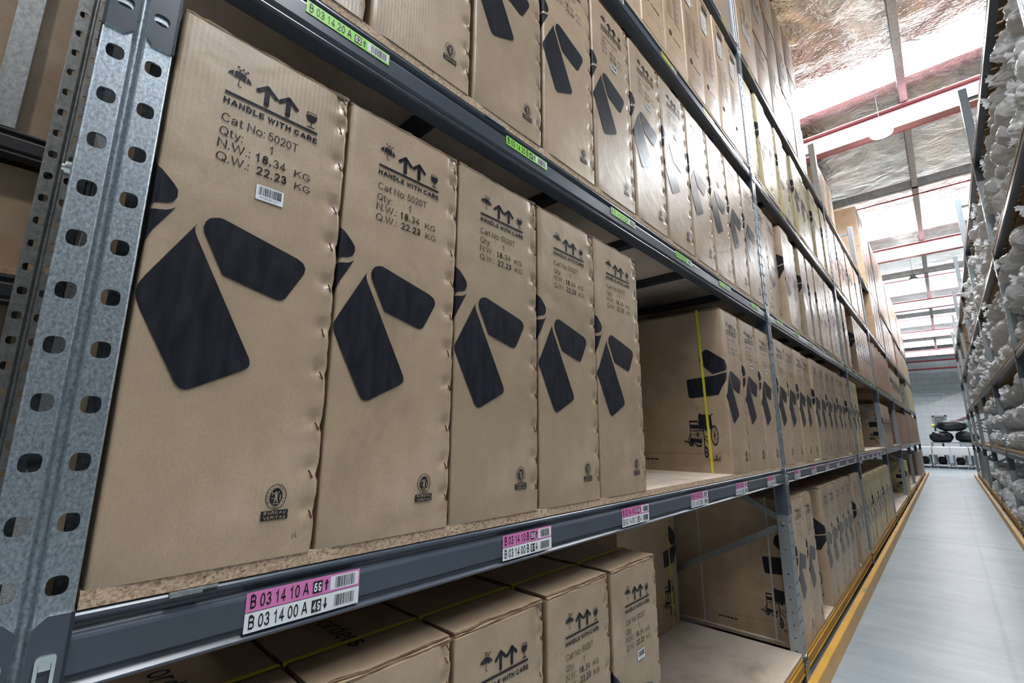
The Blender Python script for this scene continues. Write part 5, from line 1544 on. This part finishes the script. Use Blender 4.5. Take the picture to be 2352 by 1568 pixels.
def cushion_bag(loc, sx, sy, sz, label, seed):
    bm = bmesh.new(); bmesh.ops.create_icosphere(bm, subdivisions=4, radius=1)
    for v in bm.verts:
        p = v.co.copy()
        q = Vector((math.copysign(abs(p.x) ** 0.6, p.x), math.copysign(abs(p.y) ** 0.7, p.y), math.copysign(abs(p.z) ** 0.75, p.z)))
        s = 1 + 0.12 * noise.noise(q * 2.2 + Vector((seed, 0, 0))) + 0.05 * noise.noise(q * 6 + Vector((seed, 5, 0)))
        v.co = Vector((q.x * sx * s, q.y * sy * s, q.z * sz * s * (1 - 0.22 * abs(q.x) ** 4)))
    lo = min(v.co.z for v in bm.verts)
    for v in bm.verts:
        v.co.z -= lo
        if v.co.z < sz * 0.25: v.co.z *= 0.4
    for f in bm.faces: f.smooth = True
    me = bpy.data.meshes.new('black_bag'); bm.to_mesh(me); bm.free(); me.materials.append(BLACKBAG)
    o = link('black_bag', me); o.location = loc
    tag(o, label, 'bag', 'black bags on the far table')
r = thing('packing_table', 'steel packing table under the black bags at the aisle end', 'table', (0.95, 33.2, 0))
mb = MB(); mb.box(-0.85, 0.95, -0.5, 0.5, 1.09, 1.13); mb.build('table_top', [GALV], r)
for sx in (-0.8, 0.9):
    for sy in (-0.45, 0.45):
        mb = MB(); mb.box(sx - 0.025, sx + 0.025, sy - 0.025, sy + 0.025, 0, 1.09); mb.build('leg', [GALV_DULL], r)
cushion_bag((0.56, 33.1, 1.132), 0.455, 0.36, 0.27, 'plump black plastic bag, lower left of three on the far table', 1)
cushion_bag((1.52, 33.1, 1.132), 0.435, 0.36, 0.27, 'plump black plastic bag, lower right of three on the far table', 2)
cushion_bag((1.02, 33.1, 1.685), 0.56, 0.34, 0.26, 'plump black plastic bag lying on top of two others at the aisle end', 3)
for i in range(3):  # black shapes added for the dark behind the trolley legs
    cushion_bag((-0.14 + 0.62 * i, 30.3, 0.142), 0.16, 0.4, 0.17, 'black bag shape standing in for the dark under a trolley, %s from the left' % ORD[i], 5 + i)

# hoop backed chair with yellow knob
r = thing('hoop_stand', 'black hoop with white panel and yellow knob beside the black bags', 'stand', (0.57, 34.4, 0))
mb = MB()
for k in range(24):
    t0, t1 = 2 * PI * k / 24, 2 * PI * (k + 1) / 24
    mb.tube((0.22 * math.cos(t0), 0, 1.76 + 0.30 * math.sin(t0)), (0.22 * math.cos(t1), 0, 1.76 + 0.30 * math.sin(t1)), 0.035, 8, caps=False)
mb.build('hoop', [BLACKSTEEL], r)
mb = MB(); mb.poly([(0.19 * math.cos(2 * PI * k / 20), 0.01, 1.74 + 0.25 * math.sin(2 * PI * k / 20)) for k in range(20)]); mb.box(-0.15, 0.15, 0.011, 0.03, 1.58, 1.90); mb.build('white_panel', [WHITECLOTH], r)
mb = MB(); mb.tube((0, 0, 0), (0, 0, 1.46), 0.04, 10); mb.tube((0, 0, 0), (0, 0, 0.03), 0.3, 20); mb.build('stand_pole', [BLACKSTEEL], r)
mb = MB(); mb.tube((-0.15, 0, 1.98), (-0.22, 0, 2.0), 0.03, 8); mb.build('arm', [KRAFT_EDGE], r)
mb = MB(); mb.tube((-0.22, -0.001, 2.0), (-0.32, 0, 2.0), 0.085, 14); mb.build('yellow_knob', [LEMON], r)

# window in the far wall, shed with exit sign
mb = MB()
xa, xb, za, zb = 0.14, 0.92, 2.12, 2.92
mb.box(xa, xb, YE - 0.14, YE - 0.07, za, za + 0.1); mb.box(xa, xb, YE - 0.14, YE - 0.07, zb - 0.1, zb); mb.box(xa, xa + 0.1, YE - 0.14, YE - 0.07, za, zb); mb.box(xb - 0.1, xb, YE - 0.14, YE - 0.07, za, zb)
mb.bar((xa + 0.1, YE - 0.10, zb - 0.1), (xb - 0.1, YE - 0.10, za + 0.1), 0.03, 0.06, up=(0, 1, 0))
o = mb.build('window_frame', [PURLIN]); struct(o)
mb = MB(); mb.box(xa + 0.1, xb - 0.1, YE - 0.09, YE - 0.075, za + 0.1, zb - 0.1); struct(mb.build('window_pane_9', [mat('dim_glass', (0.25, 0.28, 0.29), 0.1)[0]]))
r = thing('office_shed', 'small grey office shed with red gable trim beyond the trolleys', 'shed', (1.95, 37.0, 0))
mb = MB(); pr = [(-0.68, 0), (2.2, 0), (2.2, 2.90), (0.75, 2.90), (-0.68, 2.29)]
n = len(pr)
mb.add([(x, 0, z) for x, z in pr] + [(x, 2.5, z) for x, z in pr], [tuple(range(n)), tuple(range(2 * n - 1, n - 1, -1))] + [(i, n + i, n + (i + 1) % n, (i + 1) % n) for i in range(n)])
mb.build('shed_wall', [mat('shed_paint', (0.46, 0.48, 0.5), 0.6)[0]], r)
mb = MB(); mb.bar((-0.78, -0.03, 2.28), (0.78, -0.03, 2.96), 0.08, 0.07, up=(0, 0, 1)); mb.build('gable_trim', [RED], r)
mb = MB(); mb.box(-0.52, -0.12, -0.05, -0.001, 1.98, 2.20); mb.build('exit_sign', [EXITGREEN], r)['label'] = 'green exit sign'
mb = MB(); F = Flat(mb, lambda s, v, l: (s, -0.05 - l, v), 0.002)
F.text('EXIT', -0.48, 2.03, 0.17, 0.02, width=0.32); 
o = mb.build('exit_lettering', [WHITECLOTH], r)
mb = MB(); mb.box(0.0, 1.05, YE - 0.13, YE - 0.06, 4.42, 4.50); tag(mb.build('wall_batten', [WHITECLOTH]), 'white batten light fitting high on the grey far wall', 'light fitting')
# high conduit and thin cable on the far wall
mb = MB(); mb.tube((-2.1, YE - 0.12, 6.35), (5.18, YE - 0.12, 6.35), 0.05, 8); tag(mb.build('sprinkler_pipe', REDROD), 'red pipe crossing the far wall, lower of the two', 'pipe', 'red pipes on the far wall')
mb = MB(); mb.tube((-2.1, YE - 0.12, 6.95), (5.18, YE - 0.12, 6.95), 0.05, 8); tag(mb.build('sprinkler_pipe', REDROD), 'red pipe crossing the far wall just under the roof', 'pipe', 'red pipes on the far wall')
